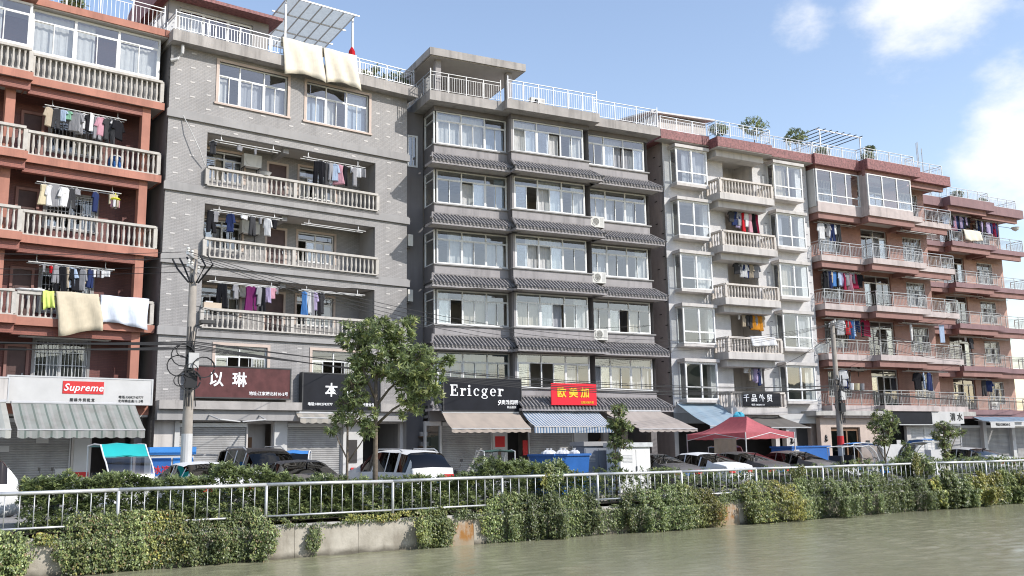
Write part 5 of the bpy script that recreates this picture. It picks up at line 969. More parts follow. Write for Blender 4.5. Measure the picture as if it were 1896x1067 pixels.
# rooftop pergola, rods, dish
t = on('b5', 'pergola', 'steel rooftop pergola with slanting bars on the red-brown roof', 'pergola', 6.2, 2.5, 19.1)
for x in (-1.7, 1.9):
    for y in (0, 2.6): MB().box(x - .03, x + .03, y - .03, y + .03, 0, 2.75).build('post', m['galv'], t)
for i in range(8): x = -1.9 + i * .55; MB().tube([(x, -.2, 2.78), (x, 3.0, 2.78)], .03, 4).build('bar', m['iron'], t)
for y in (0, 2.6): MB().tube([(-2, y, 2.73), (2.1, y, 2.73)], .035, 4).build('beam', m['galv'], t)
for i, (x, h) in enumerate(((11.6, 2.4), (13.3, 2.3), (14.0, 2.9))):
    t = on('b5', 'roof_rod', f'thin upright rod on the red-brown rooftop, {ORD[i]} from left', 'rod', min(x, 12.6 - .0) if i < 2 else 12.75, 1.0 + i * .4, 19.09); MB().tube([(0, 0, 0), (0, 0, h)], .03, 5).build('tube', m['galv'], t); MB().lathe([(.08, 0), (.08, .05)], 8).build('base', m['iron'], t)
t = on('b6', 'round_lamp', 'round white dish lamp beside the top mauve balcony', 'lamp', 7.7, .4, 17.6); MB().lathe([(.02, 0), (.22, .12), (.3, .3), (.26, .3)], 14).build('dish', m['ac'], t); MB().tube([(0, 0, .1), (-.35, .3, .3), (-.65, .9, .5)], .02, 4).build('arm', m['iron'], t)
# ---------------------------------------------------------------- leaf helper
def leaves(name, C, D, Nn, L, Wd, col, par=None, at=(0, 0, 0), **k):
    """one mesh of folded two-triangle leaves: C base points, D axis, Nn face normal, L length, Wd width, col rgb (arrays)"""
    C = np.asarray(C, 'f'); n_ = len(C); D = np.asarray(D, 'f'); D /= np.linalg.norm(D, axis=1, keepdims=True) + 1e-6
    S = np.cross(D, Nn); S /= np.linalg.norm(S, axis=1, keepdims=True) + 1e-6; N2 = np.cross(S, D)
    L = np.broadcast_to(L, (n_,))[:, None]; Wd = np.broadcast_to(Wd, (n_,))[:, None]
    V = np.stack([C, C + D * L * .45 + S * Wd / 2 + N2 * Wd * .15, C + D * L - N2 * L * .1, C + D * L * .45 - S * Wd / 2 + N2 * Wd * .15], 1).reshape(-1, 3)
    b = np.arange(n_)[:, None] * 4; Fc = np.concatenate([b + 0, b + 1, b + 2, b + 0, b + 2, b + 3], 1).reshape(-1)
    me = bpy.data.meshes.new(name); me.vertices.add(n_ * 4); me.vertices.foreach_set('co', V.astype('f').ravel())
    me.loops.add(n_ * 6); me.loops.foreach_set('vertex_index', Fc.astype('i')); me.polygons.add(n_ * 2); me.polygons.foreach_set('loop_start', np.arange(n_ * 2, dtype='i') * 3)
    at_ = me.attributes.new('lc', 'FLOAT_COLOR', 'POINT'); c4 = np.ones((n_ * 4, 4), 'f'); c4[:, :3] = np.repeat(np.asarray(col, 'f'), 4, 0); at_.data.foreach_set('color', c4.ravel())
    me.materials.append(m['leaf']); me.update(); me.validate()
    return link(name, me, par, at, **k)
def rdir(n_): d = RNG.normal(size=(n_, 3)); return d / np.linalg.norm(d, axis=1, keepdims=True)
def palette(n_, cols, wts, jit=.25):
    c = np.array(cols)[RNG.choice(len(cols), n_, p=np.array(wts) / sum(wts))]; return c * (1 + RNG.uniform(-jit, jit, (n_, 1)))
def vnoise(x, seed=0):                                     # smooth 1-d noise, -1..1
    r_ = np.random.default_rng(seed).uniform(-1, 1, 4096); i = np.floor(x).astype(int); f = x - i; f = f * f * (3 - 2 * f); return r_[i % 4096] * (1 - f) + r_[(i + 1) % 4096] * f
FO, FA = FR['fence']
def fw(P):                                                 # fence-frame points to world
    P = np.asarray(P, float); c, s = math.cos(FA), math.sin(FA); return np.stack([FO.x + P[:, 0] * c - P[:, 1] * s, FO.y + P[:, 0] * s + P[:, 1] * c, P[:, 2]], 1)
def fd(P):
    P = np.asarray(P, float); c, s = math.cos(FA), math.sin(FA); return np.stack([P[:, 0] * c - P[:, 1] * s, P[:, 0] * s + P[:, 1] * c, P[:, 2]], 1)
# ---------------------------------------------------------------- embankment wall
t = NT('stained_embankment'); c = t.mix(t.rng(t.noise(1.4, detail=8, rough=.65), .32, .68, 0, 1), (.30, .27, .22), (.50, .46, .39))
c = t.mix(t.rng(t.noise(1, detail=6, sc=(2.2, 2.2, .5)), .52, .7, 0, .55), c, (.17, .145, .115))
gz = t.n('ShaderNodeNewGeometry').outputs['Position']; sx = t.n('ShaderNodeSeparateXYZ'); t.l(gz, sx.inputs[0])
zl = t.math('ADD', sx.outputs[2], t.math('MULTIPLY', t.noise(2.5, detail=4), .25)); c = t.mix(t.rng(zl, -.52, -.66, 0, .8), c, (.07, .062, .045))
m['embank'] = t.done(t.bsdf(c, .9, 0, .2, t.noise(14, detail=6), .5).outputs[0])
t = NT('rust_stained_embankment'); c = t.mix(t.rng(t.noise(1.4, detail=8, rough=.65), .32, .68, 0, 1), (.30, .27, .22), (.50, .46, .39))
sx = t.n('ShaderNodeSeparateXYZ'); t.l(t.n('ShaderNodeNewGeometry').outputs['Position'], sx.inputs[0])
zl = t.math('ADD', sx.outputs[2], t.math('MULTIPLY', t.noise(3, detail=6), .5)); pt = t.math('MULTIPLY', t.rng(zl, .16, -.02, 0, 1), t.rng(t.noise(2.2, detail=7, rough=.7, sc=(1, 1, .55)), .36, .56, 0, 1)); c = t.mix(pt, c, (.30, .145, .045)); c = t.mix(t.rng(zl, -.3, -.42, 0, .75), c, (.3, .25, .18))
m['rustwall'] = t.done(t.bsdf(c, .9, 0, .2, t.noise(14, detail=6), .5).outputs[0])
ew = on('fence', 'embankment_wall', 'stained concrete river embankment wall under the railing', 'wall', 0, 0, 0)
s = -12.0; i = 0
while s < 60:
    w_ = 1.84; rust = (9.2 < s + .9 < 11) or (19.8 < s + .9 < 22)
    MB().add([(s, -.12, -2.2), (s + w_, -.12, -2.2), (s + w_, .16, -2.2), (s, .16, -2.2), (s, .0, 0), (s + w_, .0, 0), (s + w_, .16, 0), (s, .16, 0)], [(4, 5, 6, 7), (0, 1, 5, 4), (1, 2, 6, 5), (3, 0, 4, 7)]).build('wall_panel', m['rustwall' if rust else 'embank'], ew); s += 1.85; i += 1
box('wall_core', m['embank'], ew, -12, 60, .165, .5, -2.2, -.02)
MB().box(-12, 60, .02, .3, 0, .05).build('coping', m['concrete'], ew)
# ---------------------------------------------------------------- river railing
rf = on('fence', 'river_railing', 'grey galvanised steel railing along the river embankment', 'railing', 0, 0, 0)
pm = MB().lathe([(.042, -.02), (.042, 1.06)], 10).mesh(m['galv'], True); bm_ = MB().lathe([(.0135, 0), (.0135, .74)], 6).mesh(m['galv'], True); fl = MB().lathe([(.09, 0), (.09, .02)], 10).mesh(m['galv'])
SP = 3.7
for i in range(-3, 14):
    s = .17 + i * SP; po = link('post', pm, rf, (s, .06, .04)); link('base_plate', fl, po, (s, .06, .05))
    MB().tube([(s - .01, .06, 1.1 + .012 * math.sin(i * 2.3)), (s + SP * .5, .06, 1.1 + .01 * math.sin(i * 1.1)), (s + SP + .01, .06, 1.1 + .012 * math.sin((i + 1) * 2.3))], .047, 10).build('top_rail', m['galv'], rf, smooth=True)
    MB().tube([(s + .04, .06, .29), (s + SP - .04, .06, .29)], .027, 8).build('bottom_rail', m['galv'], rf, smooth=True)
    for j in range(1, 12): link('bar', bm_, rf, (s + SP * j / 12, .06, .31))
# ---------------------------------------------------------------- ivy curtain, hedge
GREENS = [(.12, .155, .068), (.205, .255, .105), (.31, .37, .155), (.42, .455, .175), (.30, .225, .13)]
def ivy(name, label, s0, s1, top, cov=1.0, zb=-.84, seed=1, bulge=.34, wts=(3, 4, 3, 1.2, .3), size=.064, taper=0):
    """curtain of hanging strands: each strand arcs out over the coping and hangs free, leaves in tufts along it"""
    rr = np.random.default_rng(seed); ns = int((s1 - s0) * 46 * cov) + 3; C = []; B_ = []
    ss = rr.uniform(s0, s1, ns); e = np.minimum(ss - s0, s1 - ss)
    tl = top + .2 * vnoise(ss * 1.5, seed) + .12 * vnoise(ss * 4.3, seed + 1) - np.clip(.3 - e, 0, 1) * 1.2; bl = zb + .16 * np.abs(vnoise(ss * 1.9, seed + 2)) + .12 * rr.random(ns) + np.clip(.25 - e, 0, 1) * 1.0
    out = bulge * np.clip(.45 + .95 * vnoise(ss * 1.6, seed + 3) + .45 * vnoise(ss * 4.1, seed + 4) + rr.normal(0, .2, ns), .02, 1.7); hue = rr.uniform(.75, 1.25, ns) * (1 + .4 * vnoise(ss * 1.3, seed + 6)); yel = np.clip(vnoise(ss * .8, seed + 5) * 1.1 + rr.normal(0, .25, ns), 0, 1)
    for i_ in range(ns):
        h = tl[i_] - bl[i_]
        if h < .1: continue
        k = int(h * 72 * rr.uniform(.7, 1.2)) + 4; f = rr.random(k) ** .85; nt_ = rr.uniform(4, 8); o_ = rr.random(); tf = (np.floor(f * nt_ + o_) + .5 - o_) / nt_; f = np.clip(f * .6 + tf * .4, 0, 1); z = tl[i_] - h * f
        y = -.06 - out[i_] * np.sin(np.clip(f * 1.5 + .1, 0, 1) * math.pi * .62) + rr.normal(0, .035, k) - .05 * np.sin(f * 9 + i_); y = np.where(z > 0, y * .6 + .08, y)
        C.append(np.stack([ss[i_] + .06 * np.sin(f * 5 + i_) + rr.normal(0, .04, k), y, z], 1)); c_ = np.array(GREENS)[rr.choice(5, k, p=np.array(wts) / sum(wts))] * hue[i_] * rr.uniform(.75, 1.25, (k, 1)); c_ = c_ * (1 + yel[i_] * np.array([.55, .22, -.15])); B_.append(c_)
    ki = int((s1 - s0) * (top - zb) * 420 * cov); si = rr.uniform(s0 + .12, s1 - .12, ki); ti = np.interp(si, np.sort(ss), tl[np.argsort(ss)]); zi = zb + .05 + (np.minimum(ti, .05) - zb) * rr.random(ki)   # inner layer close to the wall, coloured darker as shade in the gaps
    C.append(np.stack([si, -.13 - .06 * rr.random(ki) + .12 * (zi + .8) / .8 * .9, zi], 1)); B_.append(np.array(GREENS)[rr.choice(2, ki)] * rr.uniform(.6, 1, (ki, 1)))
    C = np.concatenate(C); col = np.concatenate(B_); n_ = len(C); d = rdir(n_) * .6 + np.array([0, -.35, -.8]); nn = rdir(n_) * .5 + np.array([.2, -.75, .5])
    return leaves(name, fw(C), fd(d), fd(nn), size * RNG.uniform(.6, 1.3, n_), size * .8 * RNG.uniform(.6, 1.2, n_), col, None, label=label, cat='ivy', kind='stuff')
ivy('ivy', 'yellow-green ivy hanging over the embankment at the far left', -7, -1.68, .33, seed=3, wts=(3, 4, 3, 2.2, 1)); ivy('ivy', 'ivy fringe above the small bare patch at left', -1.8, -1.0, .33, zb=-.12, seed=8)
ivy('ivy', 'broad ivy curtain on the embankment left of the bare wall', -1.15, 3.98, .42, seed=13, wts=(2.6, 4, 3, 1.8, 1.1)); ivy('ivy', 'thin ivy strand trailing down the bare embankment wall', 4.95, 5.4, .1, .45, seed=23, bulge=.12)
ivy('ivy', 'low creeping greenery along the top of the bare wall', 3.9, 8.3, .17, .8, -.05, 29, .16, size=.06); ivy('ivy', 'narrow bright ivy clump beside the rust-stained wall', 8.15, 9.5, .42, 1.2, seed=33, wts=(2, 4, 4, 1.5, .2))
ivy('ivy', 'ivy fringe above the rust-stained wall', 9.4, 10.6, .28, 1, -.1, 37, .15); ivy('ivy', 'thick ivy curtain in front of the blue container', 10.45, 14.85, .48, .85, seed=43, bulge=.4); ivy('ivy', 'sparse ivy over the pale wall right of the blue container', 14.7, 16.1, .2, .4, seed=47, bulge=.14)
ivy('ivy', 'thick ivy curtain below the white cabinet', 15.9, 20.3, .55, .85, seed=53, bulge=.42, wts=(4, 4, 2.4, .8, .2)); ivy('ivy', 'ivy fringe above the second rust-stained patch', 20.1, 21.6, .2, .8, -.1, 57, .12)
ivy('ivy', 'tall ivy bank climbing the railing at right', 21.35, 33, .62, .85, seed=63, bulge=.5, wts=(4, 4, 2.6, 1, .2)); ivy('ivy', 'tall ivy bank at the far right edge', 32.8, 52, .62, .7, seed=73, bulge=.5, wts=(3.4, 4, 3, 1.2, .2), size=.1)
for i, (s, h) in enumerate(((24.6, .3), (32.1, .45), (13.1, .4))): ivy('ivy', f'ivy tuft rising above the railing, {ORD[i]} tuft', s - .42, s + .42, 1.0 + h, .6, .6, 80 + i, .1)
def shoots(name, label, n_, pos, up, nl, L, Wd, wts, cat='hedge', kind='stuff', par=None, spread=1.0, at=(0, 0, 0)):
    """whorls of nl leaves round n_ shoot tips"""
    P = np.repeat(pos, nl, 0); k = n_ * nl; a = RNG.uniform(0, 2 * math.pi, k); U = np.repeat(up, nl, 0); U = U / np.linalg.norm(U, axis=1, keepdims=True)
    A = np.cross(U, np.array([.3, .5, .81])); A /= np.linalg.norm(A, axis=1, keepdims=True); Bv = np.cross(U, A); o = A * np.cos(a)[:, None] + Bv * np.sin(a)[:, None]
    d = o * spread + U * RNG.uniform(.2, 1.1, (k, 1)); nn = U * 1.0 - o * .25 + rdir(k) * .25; P = P - U * RNG.uniform(0, .09, (k, 1))
    hue = np.repeat(palette(n_, GREENS[:4], wts, .2), nl, 0) * (1 + RNG.uniform(-.2, .2, (k, 1)))
    return leaves(name, P, d, nn, L * RNG.uniform(.7, 1.2, k), Wd * RNG.uniform(.75, 1.2, k), hue, par, at, **(dict(label=label, cat=cat, kind=kind) if par is None else {}))
HT = [(-4, 1.35), (-2.2, 1.4), (-1.0, 1.45), (.6, 1.45), (1.8, 1.38), (2.8, 1.62), (3.6, 1.62), (4.3, 1.3), (5.2, 1.2), (5.9, 1.36), (6.5, 1.14), (7.4, 1.05), (8.4, 1.16), (9.5, 1.12), (10.4, 1.25), (11.0, 1.72), (12.0, 1.62), (12.8, 1.5), (13.6, 1.55), (14.4, 1.2), (16, 1.0)]
def hedge(name, label, s0, s1, dens, HT, d0=.3, d1=1.3, zb=.12, wts=(3, 3.5, 2.6, .5)):
    n_ = int((s1 - s0) * dens); s = RNG.uniform(s0, s1, n_); tp = np.interp(s, *zip(*HT)) + .13 * vnoise(s * 3.2, 5) + .07 * vnoise(s * 9, 6)
    f = 1 - RNG.uniform(0, 1, n_) ** 1.5; d = RNG.uniform(d0, d1, n_); ar = 1 - ((d - (d0 + d1) / 2) / ((d1 - d0) / 2)) ** 2; z = zb + (tp - zb - .12 * (1 - ar)) * f
    front = RNG.random(n_) < .5; d = np.where(front, d0 + .25 * RNG.uniform(0, 1, n_) ** 1.5 + .1 * vnoise(s * 4 + z * 3, 9), d)
    P = fw(np.stack([s, d, z], 1)); U = fd(np.stack([RNG.normal(0, .35, n_), np.where(front, -.6, 0) + RNG.normal(0, .3, n_), .6 + f * .6], 1))
    shoots(name, label, n_, P, U, 7, .13, .045, wts)
hedge('hedge', 'clipped green hedge behind the railing at left', -1.9, 7.0, 520, HT); hedge('hedge', 'loose green hedge behind the railing in front of the white SUV', 7.0, 14.8, 470, HT); hedge('hedge', 'thin scrubby hedge behind the railing at right', 14.8, 50, 110, [(14, 1.1), (18, 1.2), (22, 1.0), (30, 1.25), (33, 1.35), (50, 1.15)], wts=(3, 3, 3, 1))
# ---------------------------------------------------------------- trees
def tree(name, label, s, d, h, lobes, n_sh, trunk_r, limbs, L=.17, Wd=.05, wts=(1.5, 3, 4, 1.3), nl=8, lean=(0, 0), spread=1.0):
    """lobes: (dx, dz, rx, rz) in metres seen from the river; crown of leaf whorls on twigs, tapered trunk with limbs"""
    b = wp('fence', s, d, GZ - .12); t = thing(name, label, 'tree', b)
    MB().tube([(0, 0, 0), (lean[0] * .4, 0, h * .35), (lean[0] * .8, lean[1] * .5, h * .7), (lean[0], lean[1], h)], [trunk_r * 1.15, trunk_r, trunk_r * .8, trunk_r * .45], 9).build('trunk', m['bark'], t, smooth=True)
    for q in limbs:
        MB().tube([Vector(p_) for p_ in q], [trunk_r * .62, trunk_r * .45, trunk_r * .3, trunk_r * .15][:len(q)], 7).build('limb', m['bark'], t, smooth=True)
    ar = np.array([a[2] * a[3] for a in lobes]); k = RNG.choice(len(lobes), n_sh, p=ar / ar.sum()); lb = np.array(lobes)[k]; u = rdir(n_sh) * RNG.uniform(.45, 1, (n_sh, 1)) ** .6
    P = np.stack([lb[:, 0] + u[:, 0] * lb[:, 2], u[:, 1] * lb[:, 2] * .95 + RNG.normal(0, .08, n_sh), lb[:, 1] + u[:, 2] * lb[:, 3]], 1); U = u * .8 + np.array([0, 0, .35]) + rdir(n_sh) * .3
    shoots('crown', None, n_sh, P, U, nl, L, Wd, wts, par=t, spread=spread)
    tw = MB()
    for i in range(0, n_sh, max(1, n_sh // 90)):
        c = lb[i]; tw.tube([(c[0] * .75, 0, c[1] - c[3] * .7), tuple(P[i] * .6 + np.array([c[0], 0, c[1]]) * .4), tuple(P[i])], [.018, .012, .006], 4)
    tw.build('twigs', m['bark'], t, kind='stuff'); return t
def LB(px, pz, k, x0, z0, lst): return [((x - x0) * k, (z0 - z) * k, rx * k, rz * k) for x, z, rx, rz in lst]
K = .0155
lob = LB(0, 0, K, 695, 952, [(690, 610, 42, 27), (742, 612, 32, 28), (652, 628, 26, 20), (700, 648, 42, 24), (765, 655, 42, 24), (745, 688, 46, 24), (800, 682, 30, 20), (668, 668, 26, 20), (786, 716, 32, 24), (757, 728, 26, 26), (660, 700, 22, 16), (772, 752, 14, 16), (705, 685, 25, 18), (628, 622, 11, 8), (833, 668, 14, 8), (825, 702, 11, 10), (640, 596, 11, 8), (762, 588, 13, 8), (705, 582, 13, 7), (640, 716, 12, 10), (812, 736, 11, 11), (748, 768, 8, 11), (730, 640, 20, 14)])
tree('street_tree', 'large leafy street tree beside the railing, in front of the black sign', 7.28, .6, 4.4, lob, 980, .075, [[(0, 0, 2.55), (.5, -.05, 3.0), (1.1, -.1, 3.35), (1.55, -.1, 3.75)], [(0, 0, 3.1), (.35, .2, 3.6), (.9, .25, 4.1), (1.3, .3, 4.6)], [(0, 0, 3.3), (-.25, -.1, 3.9), (-.5, -.15, 4.6)], [(0, 0, 3.9), (.25, .05, 4.7), (.5, .1, 5.4)]], .18, .05, nl=9)
lob = LB(0, 0, .0158, 643, 955, [(655, 715, 22, 18), (662, 745, 24, 18), (640, 752, 20, 16), (655, 780, 26, 16), (625, 778, 16, 12), (680, 800, 16, 20), (615, 800, 14, 10), (690, 770, 12, 12)])
tree('sapling', 'thin sapling left of the large street tree', 6.49, .8, 3.2, lob, 330, .04, [[(0, 0, 1.6), (-.25, 0, 2.1), (-.4, .05, 2.5)], [(0, 0, 1.5), (.35, .05, 2.0), (.6, .05, 2.4)]], .15, .045, nl=7, wts=(2, 3, 3, .5))
lob = LB(0, 0, .0187, 1140, 925, [(1150, 760, 16, 14), (1142, 785, 18, 14), (1158, 790, 18, 14), (1140, 815, 16, 14), (1160, 822, 14, 10), (1138, 845, 14, 12), (1140, 868, 12, 10)])
tree('sapling', 'slender bushy sapling in front of the grey cabinet', 16.37, .8, 3.0, lob, 300, .035, [[(0, 0, 1.2), (.2, 0, 1.8), (.3, 0, 2.3)]], .13, .05, nl=7, wts=(4, 3, 1.2, .8))
lob = LB(0, 0, .0232, 1640, 905, [(1640, 775, 18, 14), (1628, 795, 16, 14), (1652, 800, 16, 16), (1638, 820, 18, 12), (1660, 785, 10, 10)])
tree('sapling', 'sparse sapling right of the far utility pole', 31.04, .8, 2.9, lob, 300, .04, [[(0, 0, 1.2), (.3, 0, 1.9), (.4, 0, 2.4)], [(0, 0, 1.1), (-.3, 0, 1.7), (-.4, 0, 2.2)]], .15, .05, nl=6, wts=(4, 2.5, 1, 2))
lob = LB(0, 0, .0245, 1752, 900, [(1752, 795, 16, 12), (1740, 812, 12, 10), (1765, 806, 18, 12), (1786, 806, 10, 8), (1752, 828, 12, 14), (1752, 850, 8, 12)])
tree('sapling', 'brownish sapling near the right edge', 35.34, .8, 2.6, lob, 260, .04, [[(0, 0, 1.0), (.35, 0, 1.7), (.6, 0, 2.2)]], .14, .05, nl=6, wts=(4, 1.5, .6, 3))
lob = LB(0, 0, .0235, 1690, 895, [(1690, 850, 32, 20), (1670, 862, 22, 16), (1712, 862, 20, 16), (1682, 828, 8, 18)])
tree('shrub', 'leafy shrub behind the railing between the two right-hand saplings', 32.47, .55, .9, lob, 420, .03, [[(0, 0, .3), (.3, 0, .8)], [(0, 0, .3), (-.3, 0, .8)]], .14, .05, nl=7, wts=(3, 4, 2.5, .5))
# rooftop greenery
for i, t in enumerate(POTS):
    n_ = 16; P = np.stack([RNG.normal(0, .1, n_), RNG.normal(0, .1, n_), RNG.uniform(.25, .55 + .2 * (i % 3), n_)], 1); shoots('foliage', None, n_, P, rdir(n_) * .5 + np.array([0, 0, 1]), 7, .2, .05, (2, 3, 3, 1), par=t)
for i, (k, x, y, h, r_, lab) in enumerate((('b4', 5.4, 1.2, 1.1, .6, 'round rooftop bush left on the white building'), ('b4', 8.3, 1.5, 1.8, .95, 'tall rooftop tree in the middle of the white building'), ('b5', 1.9, 2.0, 1.5, .85, 'rooftop tree between the white and red-brown buildings'), ('b5', 8.4, 2.0, 1.6, .35, 'vine-covered post on the red-brown roof'), ('b5', 3.2, 1.2, .5, .45, 'low planter bush on the red-brown roof'), ('b5', 6.4, .5, .4, .45, 'low bush behind the middle red-brown parapet'), ('b6', -.4, 1.2, 1.0, .6, 'spiky rooftop plant at left of the mauve roof'), ('b6', 2.2, 1.0, .6, .5, 'rooftop bush at middle of the mauve roof'), ('b6', 5.6, 1.5, .6, .4, 'rooftop bush at right of the mauve roof'), ('b1', -3.2, 2.0, .9, .5, 'rooftop vine on the orange building'))):
    z0 = {'b4': 19.0, 'b5': 19.09, 'b6': 19.09, 'b1': 19.34}[k]; t = on(k, 'rooftop_plant', lab, 'plant', x, y, z0)
    MB().lathe([(.22, 0), (.3, .35), (.27, .35)], 10).build('planter', m['orange'], t); MB().tube([(0, 0, .2), (.05, 0, h * .6), (0, 0, h)], [.04, .03, .015], 6).build('stem', m['bark'], t)
    n_ = int(110 * r_ + 25); u = rdir(n_) * RNG.uniform(.5, 1, (n_, 1)); P = u * np.array([r_, r_, r_ * .6]) + np.array([0, 0, h + .25]); shoots('foliage', None, n_, P, u + np.array([0, 0, .4]), 6, .2, .06, (3, 3, 2, .4), par=t)
# ---------------------------------------------------------------- vehicles
def interp(a, x): return float(np.interp(x, [q[0] for q in a], [q[1] for q in a]))
KINDS = {'sedan': dict(L=4.65, W=1.8, belt=.93, top=[(-2.32, .62), (-2.25, .92), (-1.9, 1.02), (-1.6, 1.06), (-1.1, 1.28), (-.65, 1.42), (-.1, 1.47), (.3, 1.45), (.7, 1.28), (1.2, 1.0), (1.8, .9), (2.15, .8), (2.32, .55)], ws=(.38, 1.18), rw=(-1.55, -.7), pil=[(-.9, -.84), (-.1, -.04)], side=(-1.25, .95), wb=1.35),
         'suv': dict(L=4.6, W=1.88, belt=1.05, top=[(-2.3, .7), (-2.26, 1.05), (-2.1, 1.35), (-1.85, 1.63), (-1.4, 1.7), (-.3, 1.74), (.3, 1.7), (.75, 1.48), (1.2, 1.16), (1.8, 1.04), (2.15, .9), (2.3, .6)], ws=(.4, 1.18), rw=(-2.2, -1.8), pil=[(-1.5, -1.36), (-.83, -.77), (0, .06)], side=(-1.98, .98), wb=1.35),
         'van': dict(L=4.9, W=1.9, belt=1.1, top=[(-2.45, .75), (-2.42, 1.2), (-2.35, 1.7), (-2.1, 1.84), (-1, 1.88), (.2, 1.86), (.6, 1.74), (1.15, 1.32), (1.5, 1.12), (2.1, 1.0), (2.38, .85), (2.45, .6)], ws=(.5, 1.4), rw=(-2.42, -2.25), pil=[(-1.3, -1.2), (-.38, -.3), (.4, .46)], side=(-2.15, 1.1), wb=1.45)}
def car(name, label, s, d, rz, kind, col, roofm=None, group=None, flip=False):
    k = KINDS[kind]; t = on('fence', name, label, 'car', s, d, GZ, group, rz); Lh = k['L'] / 2; W = k['W'] / 2
    xs = sorted(set(list(np.linspace(-Lh, Lh, 40)) + [q for p in k['pil'] for q in p] + list(k['ws']) + list(k['rw']) + list(k['side']))); secs = []
    for x in xs:
        zt = interp(k['top'], x); e = abs(x) / Lh; w = W * (1 - .13 * e ** 5 - .03 * e ** 2); bl = min(k['belt'] - .03 * e, zt - .05); gh = zt - bl; tb = .76 if gh > .15 else .92
        wr = w * (1 - (1 - tb) * min(1, gh / .4)); zs = .2 + .1 * e ** 6
        arch = any(abs(x - q * k['wb']) < .36 for q in (-1, 1)); zl = .62 if arch else zs + .2
        secs.append([(0, zs), (w * .88, zs), (w * .97, zl * .6 + .1), (w, max(.5, zl)), (w * .995, bl - .12), (w * .965, bl), (wr, zt - .07 * min(1, gh * 2)), (wr * .8, zt - .012), (0, zt + .015)])
    G = {'body': MB(), 'windscreen': MB(), 'rear_window': MB(), 'roof': MB()}; side = {}
    for i in range(len(xs) - 1):
        xm = (xs[i] + xs[i + 1]) / 2; A, Bq = secs[i], secs[i + 1]
        for j in range(8):
            tgt = 'body'
            gh = (A[8][1] + Bq[8][1]) / 2 - k['belt']
            if j == 5 and k['side'][0] < xm < k['side'][1] and gh > .1 and not any(a < xm < b for a, b in k['pil']): tgt = 'side_window'
            if j in (6, 7):
                if k['ws'][0] < xm < k['ws'][1]: tgt = 'windscreen'
                elif k['rw'][0] < xm < k['rw'][1]: tgt = 'rear_window'
                elif k['rw'][1] <= xm <= k['ws'][0]: tgt = 'roof'
            for sg in (1, -1):
                P = [(xs[i], sg * A[j][0], A[j][1]), (xs[i + 1], sg * Bq[j][0], Bq[j][1]), (xs[i + 1], sg * Bq[j + 1][0], Bq[j + 1][1]), (xs[i], sg * A[j + 1][0], A[j + 1][1])]
                if sg > 0: P = P[::-1]
                if tgt == 'side_window': g = side.setdefault((sum(xm > b for a, b in k['pil']), sg), MB())
                else: g = G[tgt]
                g.quad(*P)
    pm_ = col; bd = G['body']
    for e, i in ((-1, 0), (1, -1)):
        ring = [(xs[i], y, z) for y, z in secs[i]] + [(xs[i], -y, z) for y, z in secs[i][-2:0:-1]]; bd.quad(*(ring if e > 0 else ring[::-1]))
    def bld(nm, g, mt):
        me = g.mesh(mt, False); o = link(nm, me, t)
        import bmesh
        bb = bmesh.new(); bb.from_mesh(me); bmesh.ops.remove_doubles(bb, verts=bb.verts, dist=1e-4); bb.to_mesh(me); bb.free(); me.polygons.foreach_set('use_smooth', [True] * len(me.polygons)); return o
    bld('body', bd, pm_); bld('roof', G['roof'], roofm or pm_)
    for nm in ('windscreen', 'rear_window'): bld(nm, G[nm], m['cglass'])
    for g in side.values(): bld('side_window', g, m['cglass'])
    box('cabin', m['black'], t, -1.75 if kind != 'sedan' else -1.3, .95, -W * .86, W * .86, .4, k['belt'] - .08)
    for x in (-.55, .35):
        for y in (-.38, .38): MB().box(x - .1, x + .1, y - .24, y + .24, k['belt'] - .1, k['belt'] + .18).box(x - .06, x + .06, y - .13, y + .13, k['belt'] + .2, k['belt'] + .36).build('seat', m['iron'], t)
    ty = cached('tyre', lambda: (lambda g: (setattr(g, 'v', [(x, z, y) for x, y, z in g.v]), g)[1])(MB().lathe([(.2, -.1), (.31, -.1), (.33, -.06), (.33, .06), (.31, .1), (.2, .1)], 20)).mesh(m['rubber'], True)); rm = cached('rim', lambda: (lambda g: (setattr(g, 'v', [(x, z, y) for x, y, z in g.v]), g)[1])(MB().lathe([(.05, -.09), (.2, -.07), (.21, -.1), (.21, .1), (.2, .07), (.05, .09)], 14)).mesh(m['galv']))
    for x in (-k['wb'], k['wb']):
        for y in (-1, 1): w_ = link('wheel', ty, t, (x, y * (W - .1), .33)); link('rim', rm, w_, (x, y * (W - .1), .33))
    for y in (-1, 1):
        MB().box(-Lh - .015, -Lh + .25, y * W * .62 - .17, y * W * .62 + .17, k['belt'] - .26, k['belt'] - .1).build('tail_light', m['redpaint'], t); MB().box(Lh - .3, Lh + .01, y * W * .62 - .18, y * W * .62 + .18, .62, .74).build('headlight', m['clear'], t)
        MB().box(.72, .86, y * (W + .02) - (.02 if y > 0 else .16), y * (W + .02) + (.16 if y > 0 else .02), k['belt'] - .02, k['belt'] + .13).build('mirror', pm_, t)
        if kind != 'sedan': MB().tube([(-1.5, y * W * .7, interp(k['top'], -1.5) - .02), (-1.3, y * W * .7, interp(k['top'], -1.3) + .05), (.0, y * W * .7, interp(k['top'], 0) + .045), (.25, y * W * .7, interp(k['top'], .25) - .03)], .022, 6).build('roof_rail', m['galv'], t)
    MB().box(-Lh - .02, -Lh + .02, -.2, .2, .63, .74).build('number_plate', m['bluepaint'], t)
    if kind != 'van': MB().tube([(-1.0, 0, interp(k['top'], -1.0)), (-1.12, 0, interp(k['top'], -1.0) + .1)], .02, 5).build('antenna', m['black'], t)
    return t
